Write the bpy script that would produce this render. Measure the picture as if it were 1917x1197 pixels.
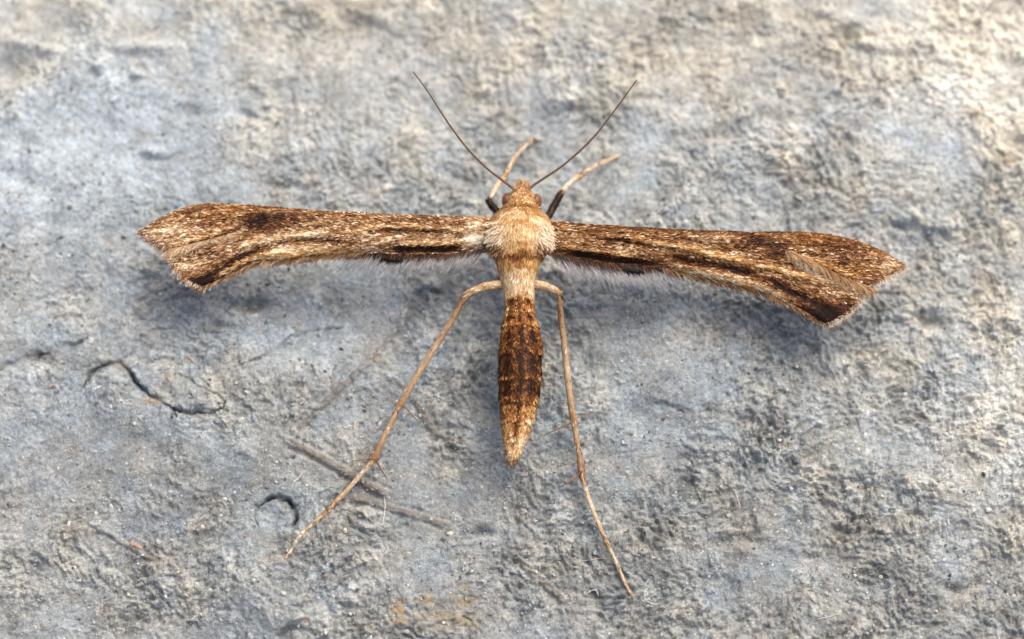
import bpy, math, random
import numpy as np
from mathutils import Vector
from mathutils.geometry import delaunay_2d_cdt

for o in list(bpy.data.objects):
    bpy.data.objects.remove(o, do_unlink=True)
SC = bpy.context.scene
COL = SC.collection
S = 0.001                                   # everything below is written in millimetres
random.seed(7)
RNG = np.random.default_rng(11)

# ------------------------------------------------------------------ camera
TILT = math.radians(15.0)
DIST = 90.0
LENS = 101.25
FPX = 1917 * LENS / 36.0
cam_dir = np.array([0.0, math.sin(TILT), -math.cos(TILT)])
cam_up = np.array([0.0, math.cos(TILT), math.sin(TILT)])
cam_pos = -cam_dir * DIST
cam = bpy.data.cameras.new('camera')
cam.lens = LENS
cam.sensor_width = 36.0
cam.clip_start = 0.005
cam.clip_end = 5.0
cam.dof.use_dof = True
cam.dof.focus_distance = (DIST - 1.9) * S
cam.dof.aperture_fstop = 31.0
co = bpy.data.objects.new('camera', cam)
co.location = cam_pos * S
co.rotation_euler = (TILT, 0, 0)
COL.objects.link(co)
SC.camera = co

# ------------------------------------------------------------------ daylight
SUN_EL, SUN_AZ = math.radians(54), math.radians(34)   # azimuth counted from +Y towards +X
w = bpy.data.worlds.new('World')
SC.world = w
w.use_nodes = True
nt = w.node_tree
sky = nt.nodes.new('ShaderNodeTexSky')
sky.sky_type = 'NISHITA'
sky.sun_disc = False
sky.sun_elevation = SUN_EL
sky.sun_rotation = SUN_AZ
sky.air_density = 0.55
sky.dust_density = 6.0
sky.ozone_density = 0.6
bg = nt.nodes['Background']
bg.inputs[1].default_value = 0.15
nt.links.new(sky.outputs[0], bg.inputs[0])
sun = bpy.data.lights.new('sun', 'SUN')
sun.energy = 1.2
sun.angle = math.radians(58)
sun.color = (1.0, 0.95, 0.87)
so = bpy.data.objects.new('sun', sun)
sd = Vector((math.sin(SUN_AZ) * math.cos(SUN_EL), math.cos(SUN_AZ) * math.cos(SUN_EL), math.sin(SUN_EL)))
so.rotation_euler = sd.to_track_quat('Z', 'Y').to_euler()
so.location = sd * 0.3
COL.objects.link(so)
SC.view_settings.view_transform = 'Standard'
SC.view_settings.look = 'None'
SC.view_settings.exposure = 0.36
SC.view_settings.gamma = 1.0
SC.view_settings.use_curve_mapping = False
SC.render.engine = 'CYCLES'


# ------------------------------------------------------------------ helpers
def at(px, py, z):
    """photo pixel(s) -> point(s) in mm at height z above the stone's mean level"""
    px, py, z = np.broadcast_arrays(np.asarray(px, float), np.asarray(py, float), np.asarray(z, float))
    u = (px - 958.5) / FPX
    v = -(py - 598.5) / FPX
    ray = cam_dir + u[..., None] * np.array([1.0, 0, 0]) + v[..., None] * cam_up
    k = (z - cam_pos[2]) / ray[..., 2]
    return cam_pos + ray * k[..., None]


def lin(c):
    c = np.asarray(c, float) / 255.0
    return np.where(c <= 0.04045, c / 12.92, ((c + 0.055) / 1.055) ** 2.4)


def perlin(x, y, seed=0):
    x = np.asarray(x, float); y = np.asarray(y, float)
    xi = np.floor(x).astype(np.int64); yi = np.floor(y).astype(np.int64)
    xf = x - xi; yf = y - yi

    def g(ix, iy, dx, dy):
        n = (ix * 374761393 + iy * 668265263 + seed * 974634777) & 0xFFFFFFFF
        n = ((n ^ (n >> 13)) * 1274126177) & 0xFFFFFFFF
        n = n ^ (n >> 16)
        a = (n & 0xFFFF) * (2 * math.pi / 65536.0)
        return np.cos(a) * dx + np.sin(a) * dy
    u = xf * xf * xf * (xf * (xf * 6 - 15) + 10)
    v = yf * yf * yf * (yf * (yf * 6 - 15) + 10)
    a = g(xi, yi, xf, yf); b = g(xi + 1, yi, xf - 1, yf)
    c = g(xi, yi + 1, xf, yf - 1); d = g(xi + 1, yi + 1, xf - 1, yf - 1)
    return ((a + (b - a) * u) * (1 - v) + (c + (d - c) * u) * v) * 1.4


def worley(x, y, seed=0):
    """cell noise: distance to the nearest jittered seed and that cell's own random number"""
    xi = np.floor(x).astype(np.int64); yi = np.floor(y).astype(np.int64)
    best = np.full(x.shape, 9.0); rnd = np.zeros(x.shape)
    for ox in (-1, 0, 1):
        for oy in (-1, 0, 1):
            cx, cy = xi + ox, yi + oy
            n = (cx * 374761393 + cy * 668265263 + seed * 974634777) & 0xFFFFFFFF
            n = ((n ^ (n >> 13)) * 1274126177) & 0xFFFFFFFF
            n = n ^ (n >> 16)
            d = np.hypot(cx + (n & 0x3FF) / 1023.0 - x, cy + ((n >> 10) & 0x3FF) / 1023.0 - y)
            m = d < best
            best = np.where(m, d, best)
            rnd = np.where(m, ((n >> 20) & 0xFF) / 255.0, rnd)
    return best, rnd


def seg_dist(x, y, pts):
    """distance to a polyline, the parameter along it (0..1) and the signed side"""
    best = np.full(np.shape(x), 1e9); par = np.zeros(np.shape(x)); side = np.zeros(np.shape(x))
    n = len(pts) - 1
    for i in range(n):
        (ax, ay), (bx, by) = pts[i][:2], pts[i + 1][:2]
        dx, dy = bx - ax, by - ay
        L2 = dx * dx + dy * dy + 1e-12
        t = np.clip(((x - ax) * dx + (y - ay) * dy) / L2, 0, 1)
        d = np.hypot(x - ax - t * dx, y - ay - t * dy)
        m = d < best
        best = np.where(m, d, best)
        par = np.where(m, (i + t) / n, par)
        side = np.where(m, np.sign(dx * (y - ay) - dy * (x - ax)), side)
    return best, par, side


def spline(pts, n):
    """Catmull-Rom through rows of any width, n samples per span"""
    P = np.asarray(pts, float)
    P = np.vstack([2 * P[0] - P[1], P, 2 * P[-1] - P[-2]])
    out = []
    for i in range(1, len(P) - 2):
        for k in range(n):
            t = k / n
            out.append(0.5 * (2 * P[i] + (P[i + 1] - P[i - 1]) * t + (2 * P[i - 1] - 5 * P[i] + 4 * P[i + 1] - P[i + 2]) * t * t
                              + (3 * P[i] - P[i - 1] - 3 * P[i + 1] + P[i + 2]) * t ** 3))
    out.append(P[-2])
    return np.array(out)


def build(name, V, F, mat, parent=None, origin=(0, 0, 0), cols=None, smooth=True, attrs=None):
    """one mesh object; V in mm (scene space), F an (n,3) or (n,4) int array or a list of such arrays"""
    V = (np.asarray(V, float) - np.asarray(origin, float)) * S
    Fs = F if isinstance(F, list) else [F]
    Fs = [np.asarray(f, np.int32) for f in Fs if len(f)]
    me = bpy.data.meshes.new(name)
    me.vertices.add(len(V)); me.vertices.foreach_set('co', V.astype(np.float32).ravel())
    nl = sum(f.size for f in Fs); npoly = sum(len(f) for f in Fs)
    me.loops.add(nl); me.polygons.add(npoly)
    me.loops.foreach_set('vertex_index', np.concatenate([f.ravel() for f in Fs]))
    st = np.concatenate([np.full(len(f), f.shape[1], np.int32) for f in Fs])
    me.polygons.foreach_set('loop_start', np.concatenate([[0], np.cumsum(st)[:-1]]).astype(np.int32))
    me.polygons.foreach_set('use_smooth', np.full(npoly, smooth))
    me.update(calc_edges=True)
    me.validate()
    if cols is not None:
        a = me.color_attributes.new('Col', 'FLOAT_COLOR', 'POINT')
        c = np.ones((len(V), 4), np.float32); c[:, :3] = cols
        a.data.foreach_set('color', c.ravel())
    for k, arr in (attrs or {}).items():
        a = me.attributes.new(k, 'FLOAT', 'POINT')
        a.data.foreach_set('value', np.asarray(arr, np.float32).ravel())
    me.materials.append(mat)
    o = bpy.data.objects.new(name, me)
    COL.objects.link(o)
    if parent is not None:
        o.parent = parent
    else:
        o.location = np.asarray(origin, float) * S
    return o


def tag(o, label=None, cat=None, group=None, kind=None):
    for k, v in (('label', label), ('category', cat), ('group', group), ('kind', kind)):
        if v:
            o[k] = v
    return o


def tube(P, R, sides=10, cap=True, flat=1.0):
    """P (n,3) path, R (n) radii -> V, F list"""
    P = np.asarray(P, float); R = np.asarray(R, float)
    T = np.gradient(P, axis=0); T /= np.linalg.norm(T, axis=1)[:, None] + 1e-12
    up = np.array([0, 0, 1.0])
    A = np.cross(T, up); ln = np.linalg.norm(A, axis=1)
    A[ln < 1e-3] = (1, 0, 0); A /= np.linalg.norm(A, axis=1)[:, None]
    B = np.cross(A, T)
    ang = np.linspace(0, 2 * math.pi, sides, endpoint=False)
    V = P[:, None, :] + R[:, None, None] * (np.cos(ang)[None, :, None] * A[:, None, :] + flat * np.sin(ang)[None, :, None] * B[:, None, :])
    n = len(P)
    V = V.reshape(-1, 3)
    i, j = np.meshgrid(np.arange(n - 1), np.arange(sides), indexing='ij')
    a = i * sides + j; b = i * sides + (j + 1) % sides
    F = np.stack([a, b, b + sides, a + sides], -1).reshape(-1, 4)
    Fs = [F]
    if cap:
        V = np.vstack([V, P[0] - T[0] * R[0] * .5, P[-1] + T[-1] * R[-1] * .5])
        k = np.arange(sides); kk = (k + 1) % sides
        Fs.append(np.stack([kk, k, np.full(sides, n * sides)], -1))
        o = (n - 1) * sides
        Fs.append(np.stack([o + k, o + kk, np.full(sides, n * sides + 1)], -1))
    return V, Fs


def hairs(root, dirn, length, rad, c0, c1, bend=None):
    """many tapered three-sided hairs as one mesh: returns V, F list, colours"""
    n = len(root)
    dirn = dirn / (np.linalg.norm(dirn, axis=1)[:, None] + 1e-9)
    a = np.cross(dirn, np.array([0.13, 0.21, 0.97])); a /= np.linalg.norm(a, axis=1)[:, None] + 1e-9
    b = np.cross(dirn, a)
    if bend is None:
        bend = np.zeros((n, 3))
    V = np.zeros((n, 7, 3)); C = np.zeros((n, 7, 3))
    for r, (t, wd) in enumerate(((0.0, 1.0), (0.55, 0.8))):
        c = root + dirn * (length * t)[:, None] + bend * (t * t * length)[:, None]
        for k in range(3):
            an = k * 2 * math.pi / 3
            V[:, r * 3 + k] = c + (math.cos(an) * a + math.sin(an) * b) * (rad * wd)[:, None]
            C[:, r * 3 + k] = c0 + (c1 - c0) * t
    V[:, 6] = root + dirn * length[:, None] + bend * length[:, None]
    C[:, 6] = c1
    base = (np.arange(n) * 7)[:, None, None]
    q = np.array([[0, 1, 4, 3], [1, 2, 5, 4], [2, 0, 3, 5]])[None] + base
    t3 = np.array([[3, 4, 6], [4, 5, 6], [5, 3, 6]])[None] + base
    return V.reshape(-1, 3), [q.reshape(-1, 4), t3.reshape(-1, 3)], C.reshape(-1, 3)


def scales(base, dirn, nrm, length, width, lift, col, tip=None):
    """leaf shaped moth scales, five corners each with a slightly domed middle"""
    n = len(base)
    dirn = dirn - nrm * np.sum(dirn * nrm, 1)[:, None]
    dirn /= np.linalg.norm(dirn, axis=1)[:, None] + 1e-9
    sd_ = np.cross(nrm, dirn)
    V = np.zeros((n, 6, 3))
    L = length[:, None]; W = width[:, None]; H = lift[:, None]
    V[:, 0] = base
    V[:, 1] = base + dirn * L * .45 - sd_ * W * .5 + nrm * H * .5
    V[:, 2] = base + dirn * L * .92 - sd_ * W * .32 + nrm * H
    V[:, 3] = base + dirn * L + nrm * H * 1.05
    V[:, 4] = base + dirn * L * .92 + sd_ * W * .32 + nrm * H
    V[:, 5] = base + dirn * L * .45 + sd_ * W * .5 + nrm * H * .5
    CC = np.repeat(col[:, None], 6, axis=1)
    if tip is not None:
        CC[:, 2:5] = tip[:, None]
        CC[:, (1, 5)] = (col * .55 + tip * .45)[:, None]
    b = (np.arange(n) * 6)[:, None, None]
    q = np.array([[1, 5, 4, 2]])[None] + b
    t = np.array([[0, 5, 1], [2, 4, 3]])[None] + b
    return V.reshape(-1, 3), [q.reshape(-1, 4), t.reshape(-1, 3)], CC.reshape(-1, 3)


# ------------------------------------------------------------------ materials
def new_mat(name):
    m = bpy.data.materials.new(name); m.use_nodes = True
    return m, m.node_tree, m.node_tree.nodes['Principled BSDF']


def mm_coords(nt):
    tc = nt.nodes.new('ShaderNodeTexCoord')
    vm = nt.nodes.new('ShaderNodeVectorMath'); vm.operation = 'SCALE'; vm.inputs['Scale'].default_value = 1000.0
    nt.links.new(tc.outputs['Object'], vm.inputs[0])
    return vm.outputs[0]


def noise(nt, vec, scale, detail=3, rough=.55, dist=0.0):
    n = nt.nodes.new('ShaderNodeTexNoise')
    n.inputs['Scale'].default_value = scale; n.inputs['Detail'].default_value = detail
    n.inputs['Roughness'].default_value = rough; n.inputs['Distortion'].default_value = dist
    nt.links.new(vec, n.inputs['Vector'])
    return n.outputs['Fac']


def ramp(nt, fac, stops):
    r = nt.nodes.new('ShaderNodeValToRGB')
    e = r.color_ramp.elements
    while len(e) > 1:
        e.remove(e[-1])
    e[0].position, e[0].color = stops[0][0], (*stops[0][1], 1)
    for p, c in stops[1:]:
        k = e.new(p); k.color = (*c, 1)
    nt.links.new(fac, r.inputs[0])
    return r.outputs[0]


def mix(nt, fac, a, b, mode='MIX'):
    m = nt.nodes.new('ShaderNodeMix'); m.data_type = 'RGBA'; m.blend_type = mode
    for sock, v in ((m.inputs[0], fac), (m.inputs[6], a), (m.inputs[7], b)):
        if hasattr(v, 'is_output'):
            nt.links.new(v, sock)
        elif isinstance(v, (int, float)):
            sock.default_value = v
        else:
            sock.default_value = (*v, 1)
    return m.outputs[2]


def attr(nt, name):
    a = nt.nodes.new('ShaderNodeAttribute'); a.attribute_name = name
    return a


def g3(v):
    return (v, v, v)


def stone_material(name='rough_stone', stains_and_light=True):
    m, nt, bs = new_mat(name)
    vec = mm_coords(nt)
    # broad mix of blue grey and buff mineral, shifted by where the buff weathering lies
    blue, buff = tuple(lin((163, 174, 179))), tuple(lin((186, 182, 168)))
    n1 = noise(nt, vec, 0.55, 6, .62, .4)
    f = n1
    if stains_and_light:
        add = nt.nodes.new('ShaderNodeMath'); add.operation = 'ADD'
        nt.links.new(n1, add.inputs[0]); nt.links.new(attr(nt, 'warm').outputs['Fac'], add.inputs[1])
        f = add.outputs[0]
    c = mix(nt, ramp(nt, f, [(.30, g3(0)), (.80, g3(1))]), blue, buff)
    # mottling at several grain sizes
    c = mix(nt, .75, c, ramp(nt, noise(nt, vec, 1.7, 5, .6), [(.3, g3(.62)), (.5, g3(.98)), (.7, g3(1.28))]), 'MULTIPLY')
    c = mix(nt, .8, c, ramp(nt, noise(nt, vec, 6.5, 4, .65), [(.3, g3(.58)), (.5, g3(1.0)), (.72, g3(1.32))]), 'MULTIPLY')
    c = mix(nt, .55, c, ramp(nt, noise(nt, vec, 19, 3, .6), [(.3, g3(.5)), (.5, g3(1.0)), (.7, g3(1.55))]), 'MULTIPLY')
    # warm dust caught here and there, small dark mineral specks, pale grains
    c = mix(nt, ramp(nt, noise(nt, vec, 2.6, 5, .6, .6), [(.56, g3(0)), (.70, g3(.5))]), c, tuple(lin((158, 150, 132))))
    vo = nt.nodes.new('ShaderNodeTexVoronoi'); vo.inputs['Scale'].default_value = 3.2
    nt.links.new(vec, vo.inputs['Vector'])
    spk = mix(nt, 1.0, ramp(nt, vo.outputs['Distance'], [(.05, g3(.8)), (.17, g3(0))]), ramp(nt, noise(nt, vec, 1.1, 3), [(.50, g3(0)), (.62, g3(1))]), 'MULTIPLY')
    c = mix(nt, spk, c, tuple(lin((70, 70, 74))))
    vo2 = nt.nodes.new('ShaderNodeTexVoronoi'); vo2.inputs['Scale'].default_value = 5.1
    nt.links.new(vec, vo2.inputs['Vector'])
    c = mix(nt, ramp(nt, vo2.outputs['Distance'], [(.12, g3(.55)), (.24, g3(0))]), c, tuple(lin((214, 211, 204))))
    if stains_and_light:
        tone = ramp(nt, attr(nt, 'tone').outputs['Fac'], [(0, g3(.30)), (.5, g3(1.0)), (1, g3(1.7))])  # carries the painted light gradient along with random mottling
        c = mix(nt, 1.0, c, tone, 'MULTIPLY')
        c = mix(nt, attr(nt, 'ochre').outputs['Fac'], c, tuple(lin((178, 146, 84))))
        c = mix(nt, attr(nt, 'dirt').outputs['Fac'], c, tuple(lin((120, 109, 94))))
        c = mix(nt, attr(nt, 'crack_dark').outputs['Fac'], c, tuple(lin((40, 40, 44))))
    else:
        c = mix(nt, 1.0, c, attr(nt, 'Col').outputs['Color'], 'MULTIPLY')
    nt.links.new(c, bs.inputs['Base Color'])
    bs.inputs['Roughness'].default_value = .82
    bs.inputs['Specular IOR Level'].default_value = .35
    b1 = nt.nodes.new('ShaderNodeBump'); b1.inputs['Strength'].default_value = .8; b1.inputs['Distance'].default_value = .00011
    nt.links.new(noise(nt, vec, 9, 6, .72), b1.inputs['Height'])
    nt.links.new(b1.outputs[0], bs.inputs['Normal'])
    return m


def pigment_material(name, rough=.55, spec=.3, sheen=.0, trans=0.0, grain=0.0):
    m, nt, bs = new_mat(name)
    c = attr(nt, 'Col').outputs['Color']
    if grain:
        vec = mm_coords(nt)
        c = mix(nt, grain, c, ramp(nt, noise(nt, vec, 14, 3, .6), [(.3, g3(.5)), (.5, g3(1)), (.7, g3(1.5))]), 'MULTIPLY')
    nt.links.new(c, bs.inputs['Base Color'])
    bs.inputs['Roughness'].default_value = rough
    bs.inputs['Specular IOR Level'].default_value = spec
    bs.inputs['Sheen Weight'].default_value = sheen
    if trans:
        tr = nt.nodes.new('ShaderNodeBsdfTranslucent'); nt.links.new(c, tr.inputs['Color'])
        ms = nt.nodes.new('ShaderNodeMixShader'); ms.inputs[0].default_value = trans
        nt.links.new(bs.outputs[0], ms.inputs[1]); nt.links.new(tr.outputs[0], ms.inputs[2])
        nt.links.new(ms.outputs[0], nt.nodes['Material Output'].inputs['Surface'])
    return m


M_STONE = stone_material()
M_GRIT = stone_material('stone_grit', False)
M_SCALE = pigment_material('wing_scales', .62, .18, 0)
M_WING = pigment_material('wing_membrane', .6, .25, 0, .15, .4)
M_HAIR = pigment_material('fringe_hairs', .5, .4, 0, 0)
M_BODY = pigment_material('body_cuticle', .6, .3, 0, 0, .5)
M_LEG = pigment_material('leg_cuticle', .6, .2, 0, 0, .45)
M_EYE = pigment_material('eye_facets', .3, .5, 0, 0, .3)
M_BIT = pigment_material('loose_bits', .6, .3, 0, .1, .3)


# ------------------------------------------------------------------ stone relief
def G(pts):
    q = at([p[0] for p in pts], [p[1] for p in pts], 0.0)
    return [(a[0], a[1]) for a in q]


PX = 1 / 60.0
# cracks: polyline in photo pixels, width px, depth mm, darkness (crack dirt, painted shade on the pit crescent)
CRACKS = [
    ([(160, 722), (172, 694), (200, 680), (222, 678), (238, 690), (252, 712), (275, 738), (310, 758), (345, 773), (390, 778), (414, 768), (422, 754)], 5.0, .30, .85),
    ([(422, 754), (395, 736), (352, 712), (335, 702)], 4.5, .12, .35),
    ([(500, 937), (520, 931), (538, 938), (550, 952), (555, 972), (550, 984)], 9.0, .45, .95),  # pit's upper right wall: its shade is painted dark here
    ([(482, 985), (476, 968), (480, 948), (500, 937)], 4.0, .18, .6),
    ([(440, 688), (480, 676), (515, 660), (545, 632), (585, 620), (640, 612)], 6.0, .12, .35),
    ([(0, 695), (60, 672), (110, 655), (150, 640)], 14.0, .22, .25),
    ([(640, 1135), (655, 1155), (664, 1172)], 4.0, .10, .5),
    ([(868, 1155), (890, 1175), (905, 1190)], 3.5, .10, .5),
    ([(1410, 640), (1440, 622), (1462, 604)], 4.0, .08, .45),
    ([(280, 618), (330, 614), (390, 622), (450, 628)], 5.0, .08, .2),
    ([(310, 758), (322, 768), (330, 784)], 3.5, .12, .4), ([(222, 678), (232, 668), (246, 662)], 3.5, .10, .3), ([(414, 768), (432, 772), (446, 766)], 3.5, .08, .2),
    ([(1225, 760), (1290, 775), (1340, 772)], 12.0, .12, .05),
]
# old plant stalks cast into the surface: polyline, width px, height mm, dirt
STRANDS = [
    ([(528, 822), (580, 848), (640, 882), (700, 918), (735, 932)], 8.5, .13, .80),
    ([(610, 925), (680, 938), (740, 958), (800, 972), (850, 990)], 7.5, .08, .62),
    ([(558, 806), (600, 765), (650, 718), (700, 668)], 8.0, .09, .66),
    ([(700, 668), (745, 620), (775, 575), (805, 545)], 7.0, .07, .5),
    ([(772, 742), (790, 775), (815, 812), (848, 832)], 7.0, .07, .7),
    ([(950, 1032), (1000, 1075), (1035, 1108), (1062, 1132)], 8.0, .09, .66),
    ([(550, 160), (555, 190), (562, 225)], 6.0, .07, .35),
    ([(1464, 348), (1485, 330), (1508, 312)], 6.5, .08, .55),
    ([(190, 988), (225, 1012), (265, 1036), (300, 1058)], 5.0, .05, .40),
    ([(1500, 335), (1530, 350)], 5.0, .05, .4),
]
# lumps and hollows: px, py, rx, ry, angle deg, height mm
LUMPS = [
    (370, 742, 50, 22, 28, .16), (215, 720, 42, 30, 10, .10), (515, 962, 36, 26, 0, -.14),
    (470, 575, 36, 14, 0, -.22), (475, 560, 40, 10, 0, .12), (680, 25, 60, 18, 20, .35), (640, 15, 30, 20, 0, -.25),
    (580, 20, 40, 20, 10, .25), (1590, 45, 26, 14, -10, .3), (1600, 68, 30, 9, 0, -.25), (1540, 25, 24, 10, 0, .2), (1430, 70, 30, 12, 0, -.15),
    (1640, 95, 50, 12, 20, .2), (1665, 105, 40, 8, 10, -.2), (1890, 115, 30, 12, 0, -.2), (1755, 425, 22, 16, 30, .3), (1770, 440, 16, 7, 30, -.25),
    (1700, 408, 20, 12, 0, .25), (1690, 425, 30, 8, 10, -.2), (1740, 600, 40, 14, 20, -.25), (1740, 575, 40, 20, 0, .2),
    (20, 130, 40, 24, 0, -.35), (130, 55, 60, 30, 20, -.25), (60, 90, 60, 14, 15, .25), (190, 80, 40, 12, -30, .2),
    (270, 95, 60, 12, 0, .2), (185, 130, 14, 12, 0, .2), (255, 145, 10, 8, 0, .2), (120, 420, 60, 18, 0, -.12),
    (40, 340, 50, 22, 20, -.2), (60, 250, 24, 18, 40, .15), (70, 320, 120, 60, 0, .12),
    (460, 215, 20, 10, 20, -.2), (360, 215, 34, 16, 0, -.15), (520, 335, 24, 16, 0, .15), (530, 350, 26, 8, 0, -.14),
    (280, 285, 18, 9, 0, .2), (300, 300, 22, 8, 0, -.16), (200, 250, 70, 60, 0, -.2),
    (1460, 225, 50, 18, 0, -.16), (1210, 90, 10, 30, 0, -.1), (1215, 185, 40, 10, 0, -.16), (1325, 255, 60, 16, 0, -.2),
    (1100, 680, 60, 26, 30, -.2), (1190, 770, 60, 30, 20, -.22), (1130, 730, 50, 20, 0, -.1), (910, 775, 34, 45, 0, -.30), (915, 830, 40, 20, 0, -.05),
    (800, 535, 14, 10, 0, .18), (810, 545, 20, 6, 20, -.15), (790, 765, 40, 45, 0, .12),
    (460, 850, 20, 12, 40, .15), (250, 830, 60, 30, 20, -.18), (410, 800, 20, 14, 30, .08), (415, 612, 26, 8, 10, -.14),
    (905, 980, 24, 12, 0, .16), (910, 1000, 26, 7, 0, -.12), (720, 1000, 16, 20, -30, .14), (590, 985, 30, 20, 0, .08), (540, 1030, 40, 14, 15, -.1),
    (560, 1020, 26, 22, 0, .1), (400, 1010, 60, 20, 0, -.16), (320, 1150, 60, 30, 0, -.22), (210, 1180, 40, 20, 0, -.2), (110, 1040, 50, 16, 0, .12),
    (1390, 1030, 26, 12, 20, .18), (1400, 1010, 30, 8, 10, -.12), (1350, 1090, 40, 20, 10, -.16), (1360, 1018, 40, 12, 10, -.18),
    (1420, 985, 12, 18, -30, .18), (1640, 1000, 18, 22, 0, -.14), (1780, 1105, 30, 12, 20, -.18), (1890, 960, 40, 30, 0, -.2),
    (1640, 910, 50, 14, 10, -.12), (1530, 700, 34, 12, 30, -.18), (1525, 685, 34, 14, 20, .14), (1870, 640, 30, 20, 0, -.2),
    (1250, 700, 16, 12, 0, .12), (1380, 790, 40, 16, 0, -.1), (1700, 790, 24, 8, 0, -.12), (1780, 740, 40, 24, 0, -.12),
    (880, 330, 60, 18, 10, -.2), (980, 320, 50, 14, 10, -.18), (1060, 190, 34, 16, 0, .2), (1080, 205, 30, 8, 0, -.14),
    (905, 190, 30, 10, 10, -.1), (960, 230, 16, 10, 0, -.12), (1160, 400, 60, 16, 0, -.1), (770, 1185, 40, 10, 0, -.1), (555, 1168, 30, 10, -30, .2), (548, 1180, 30, 6, -30, -.18),
]


STRANDS = [(p, w_ * .8, h_, d_ * .72) for p, w_, h_, d_ in STRANDS]
LC = [(G([(a, b)])[0], rx, ry, math.cos(math.radians(-an)), math.sin(math.radians(-an)), hh) for (a, b, rx, ry, an, hh) in LUMPS]
CRG = [(G(p), w_, d_, s_) for p, w_, d_, s_ in CRACKS]
STG = [(G(p), w_, h_, d_) for p, w_, h_, d_ in STRANDS]


SMOOTH = [(*G([(a, b)])[0], r * PX) for a, b, r in ((170, 260, 150), (130, 800, 90), (560, 640, 70), (1230, 780, 110), (1720, 280, 90), (380, 160, 70), (1160, 640, 60), (760, 900, 70), (60, 540, 80))]


def near(x, y, P, r):
    P = np.array(P)
    return np.nonzero((x > P[:, 0].min() - r) & (x < P[:, 0].max() + r) & (y > P[:, 1].min() - r) & (y < P[:, 1].max() + r))[0]


def wobble(x, y):
    return x + .07 * perlin(x / .33, y / .33, 22) + .03 * perlin(x / .12, y / .12, 23), y + .07 * perlin(x / .33 + 7, y / .33, 24) + .03 * perlin(x / .12, y / .12 + 7, 25)


def relief(x, y, want_grain=False):
    x = np.asarray(x, float); y = np.asarray(y, float)
    wx = x + .35 * perlin(x / 1.9, y / 1.9, 1) + .07 * perlin(x / .5, y / .5, 2)
    wy = y + .35 * perlin(x / 1.9 + 9, y / 1.9, 3) + .07 * perlin(x / .5, y / .5 + 5, 4)
    h = .50 * perlin(wx / 9, wy / 9, 5) + .24 * perlin(wx / 4, wy / 4, 6)
    rough = .62 + .75 * perlin(x / 3.1, y / 3.1, 7) + .5 * perlin(x / 1.2, y / 1.2, 17) + .25 * np.clip((x + 2) / 16 - y / 30, -1, 1)
    for (bx, by, rr) in SMOOTH:
        rough = rough - .75 * np.exp(-((x - bx) ** 2 + (y - by) ** 2) / (rr * rr))
    rough = np.clip(rough, .14, 1.5)
    h = h + .08 * perlin(wx / 1.7, wy / 1.7, 8) + .018 * perlin(x / .19, y / .19, 18)
    d1, r1 = worley(wx / .50, wy / .50, 14)
    d2, r2 = worley(wx / .23, wy / .23, 15)
    g1 = np.clip(1 - (d1 / .75) ** 2, 0, 1) * r1 ** 1.5
    g2 = np.clip(1 - (d2 / .75) ** 2, 0, 1) * r2
    h = h + rough * (.08 * perlin(wx / .8, wy / .8, 9) + .11 * g1 + .11 * g2
                     + .11 * perlin(wx / .29, wy / .29, 11) + .075 * perlin(wx / .15, wy / .15, 12) + .034 * perlin(x / .095, y / .095, 13))
    for c, rx, ry, ca, sa, hh in LC:
        r = 3 * max(rx, ry) * PX
        k = np.nonzero((np.abs(x - c[0]) < r) & (np.abs(y - c[1]) < r))[0]
        if len(k):
            dx, dy = (x[k] - c[0]) / PX, (y[k] - c[1]) / PX
            u = (dx * ca + dy * sa) / rx; v = (-dx * sa + dy * ca) / ry
            h[k] += hh * 1.15 * np.exp(-(u * u + v * v))
    for P, wd, dep, crack_dark in CRG:
        k = near(x, y, P, 4 * wd * PX)
        if len(k):
            qx, qy = wobble(x[k], y[k])
            d, t, sgn = seg_dist(qx, qy, P)
            wv = wd * PX * (.62 + .75 * perlin(x[k] / .4, y[k] / .4, 21)) * (.35 + .65 * np.sqrt(np.clip(4 * t * (1 - t), 0, 1)))
            h[k] -= dep * np.clip(.75 + .9 * perlin(x[k] / .6, y[k] / .6, 26), .1, 1.2) * np.exp(-(d / np.maximum(wv, .02)) ** 2)
    for P, wd, hi, dirt in STG:
        k = near(x, y, P, 4 * wd * PX)
        if len(k):
            d, t, sgn = seg_dist(x[k], y[k], P)
            e = np.clip(9 * t, 0, 1) * np.clip(9 * (1 - t), 0, 1)
            wv = wd * PX
            h[k] += .8 * e * (hi * np.exp(-(d / wv) ** 4) - .6 * hi * np.exp(-((d - 1.7 * wv) / (.6 * wv)) ** 2))
    if want_grain:
        return h, rough, g1, np.clip(rough, 0, 1) * ((r1 - .5) * np.clip(1 - d1, 0, 1) + .7 * (r2 - .5) * np.clip(1 - d2, 0, 1))
    return h


def grounds(px, py):
    px = np.asarray(px, float); py = np.asarray(py, float)
    z = np.zeros(px.shape)
    for _ in range(5):
        p = at(px, py, z); z = relief(p[:, 0], p[:, 1])
    return at(px, py, z)


def ground(px, py):
    return grounds([px], [py])[0]


def axis_coords(lo, hi, step, far):
    mid = np.arange(lo, hi + step / 2, step)
    g = [step]
    while sum(g) < far:
        g.append(min(g[-1] * 1.07, 3.0))
    e = np.cumsum(g)
    return np.concatenate([lo - e[::-1], mid, hi + e])


gx = axis_coords(-17.6, 17.6, .0415, 90)
gy = axis_coords(-11.2, 12.4, .0415, 90)
GX, GY = np.meshgrid(gx, gy)
X, Y = GX.ravel(), GY.ravel()
Z, RGH, LMP, GRN = relief(X, Y, True)
nx, ny = len(gx), len(gy)
i, j = np.meshgrid(np.arange(ny - 1), np.arange(nx - 1), indexing='ij')
a = (i * nx + j).ravel()
FQ = np.stack([a, a + 1, a + 1 + nx, a + nx], -1)


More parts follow.
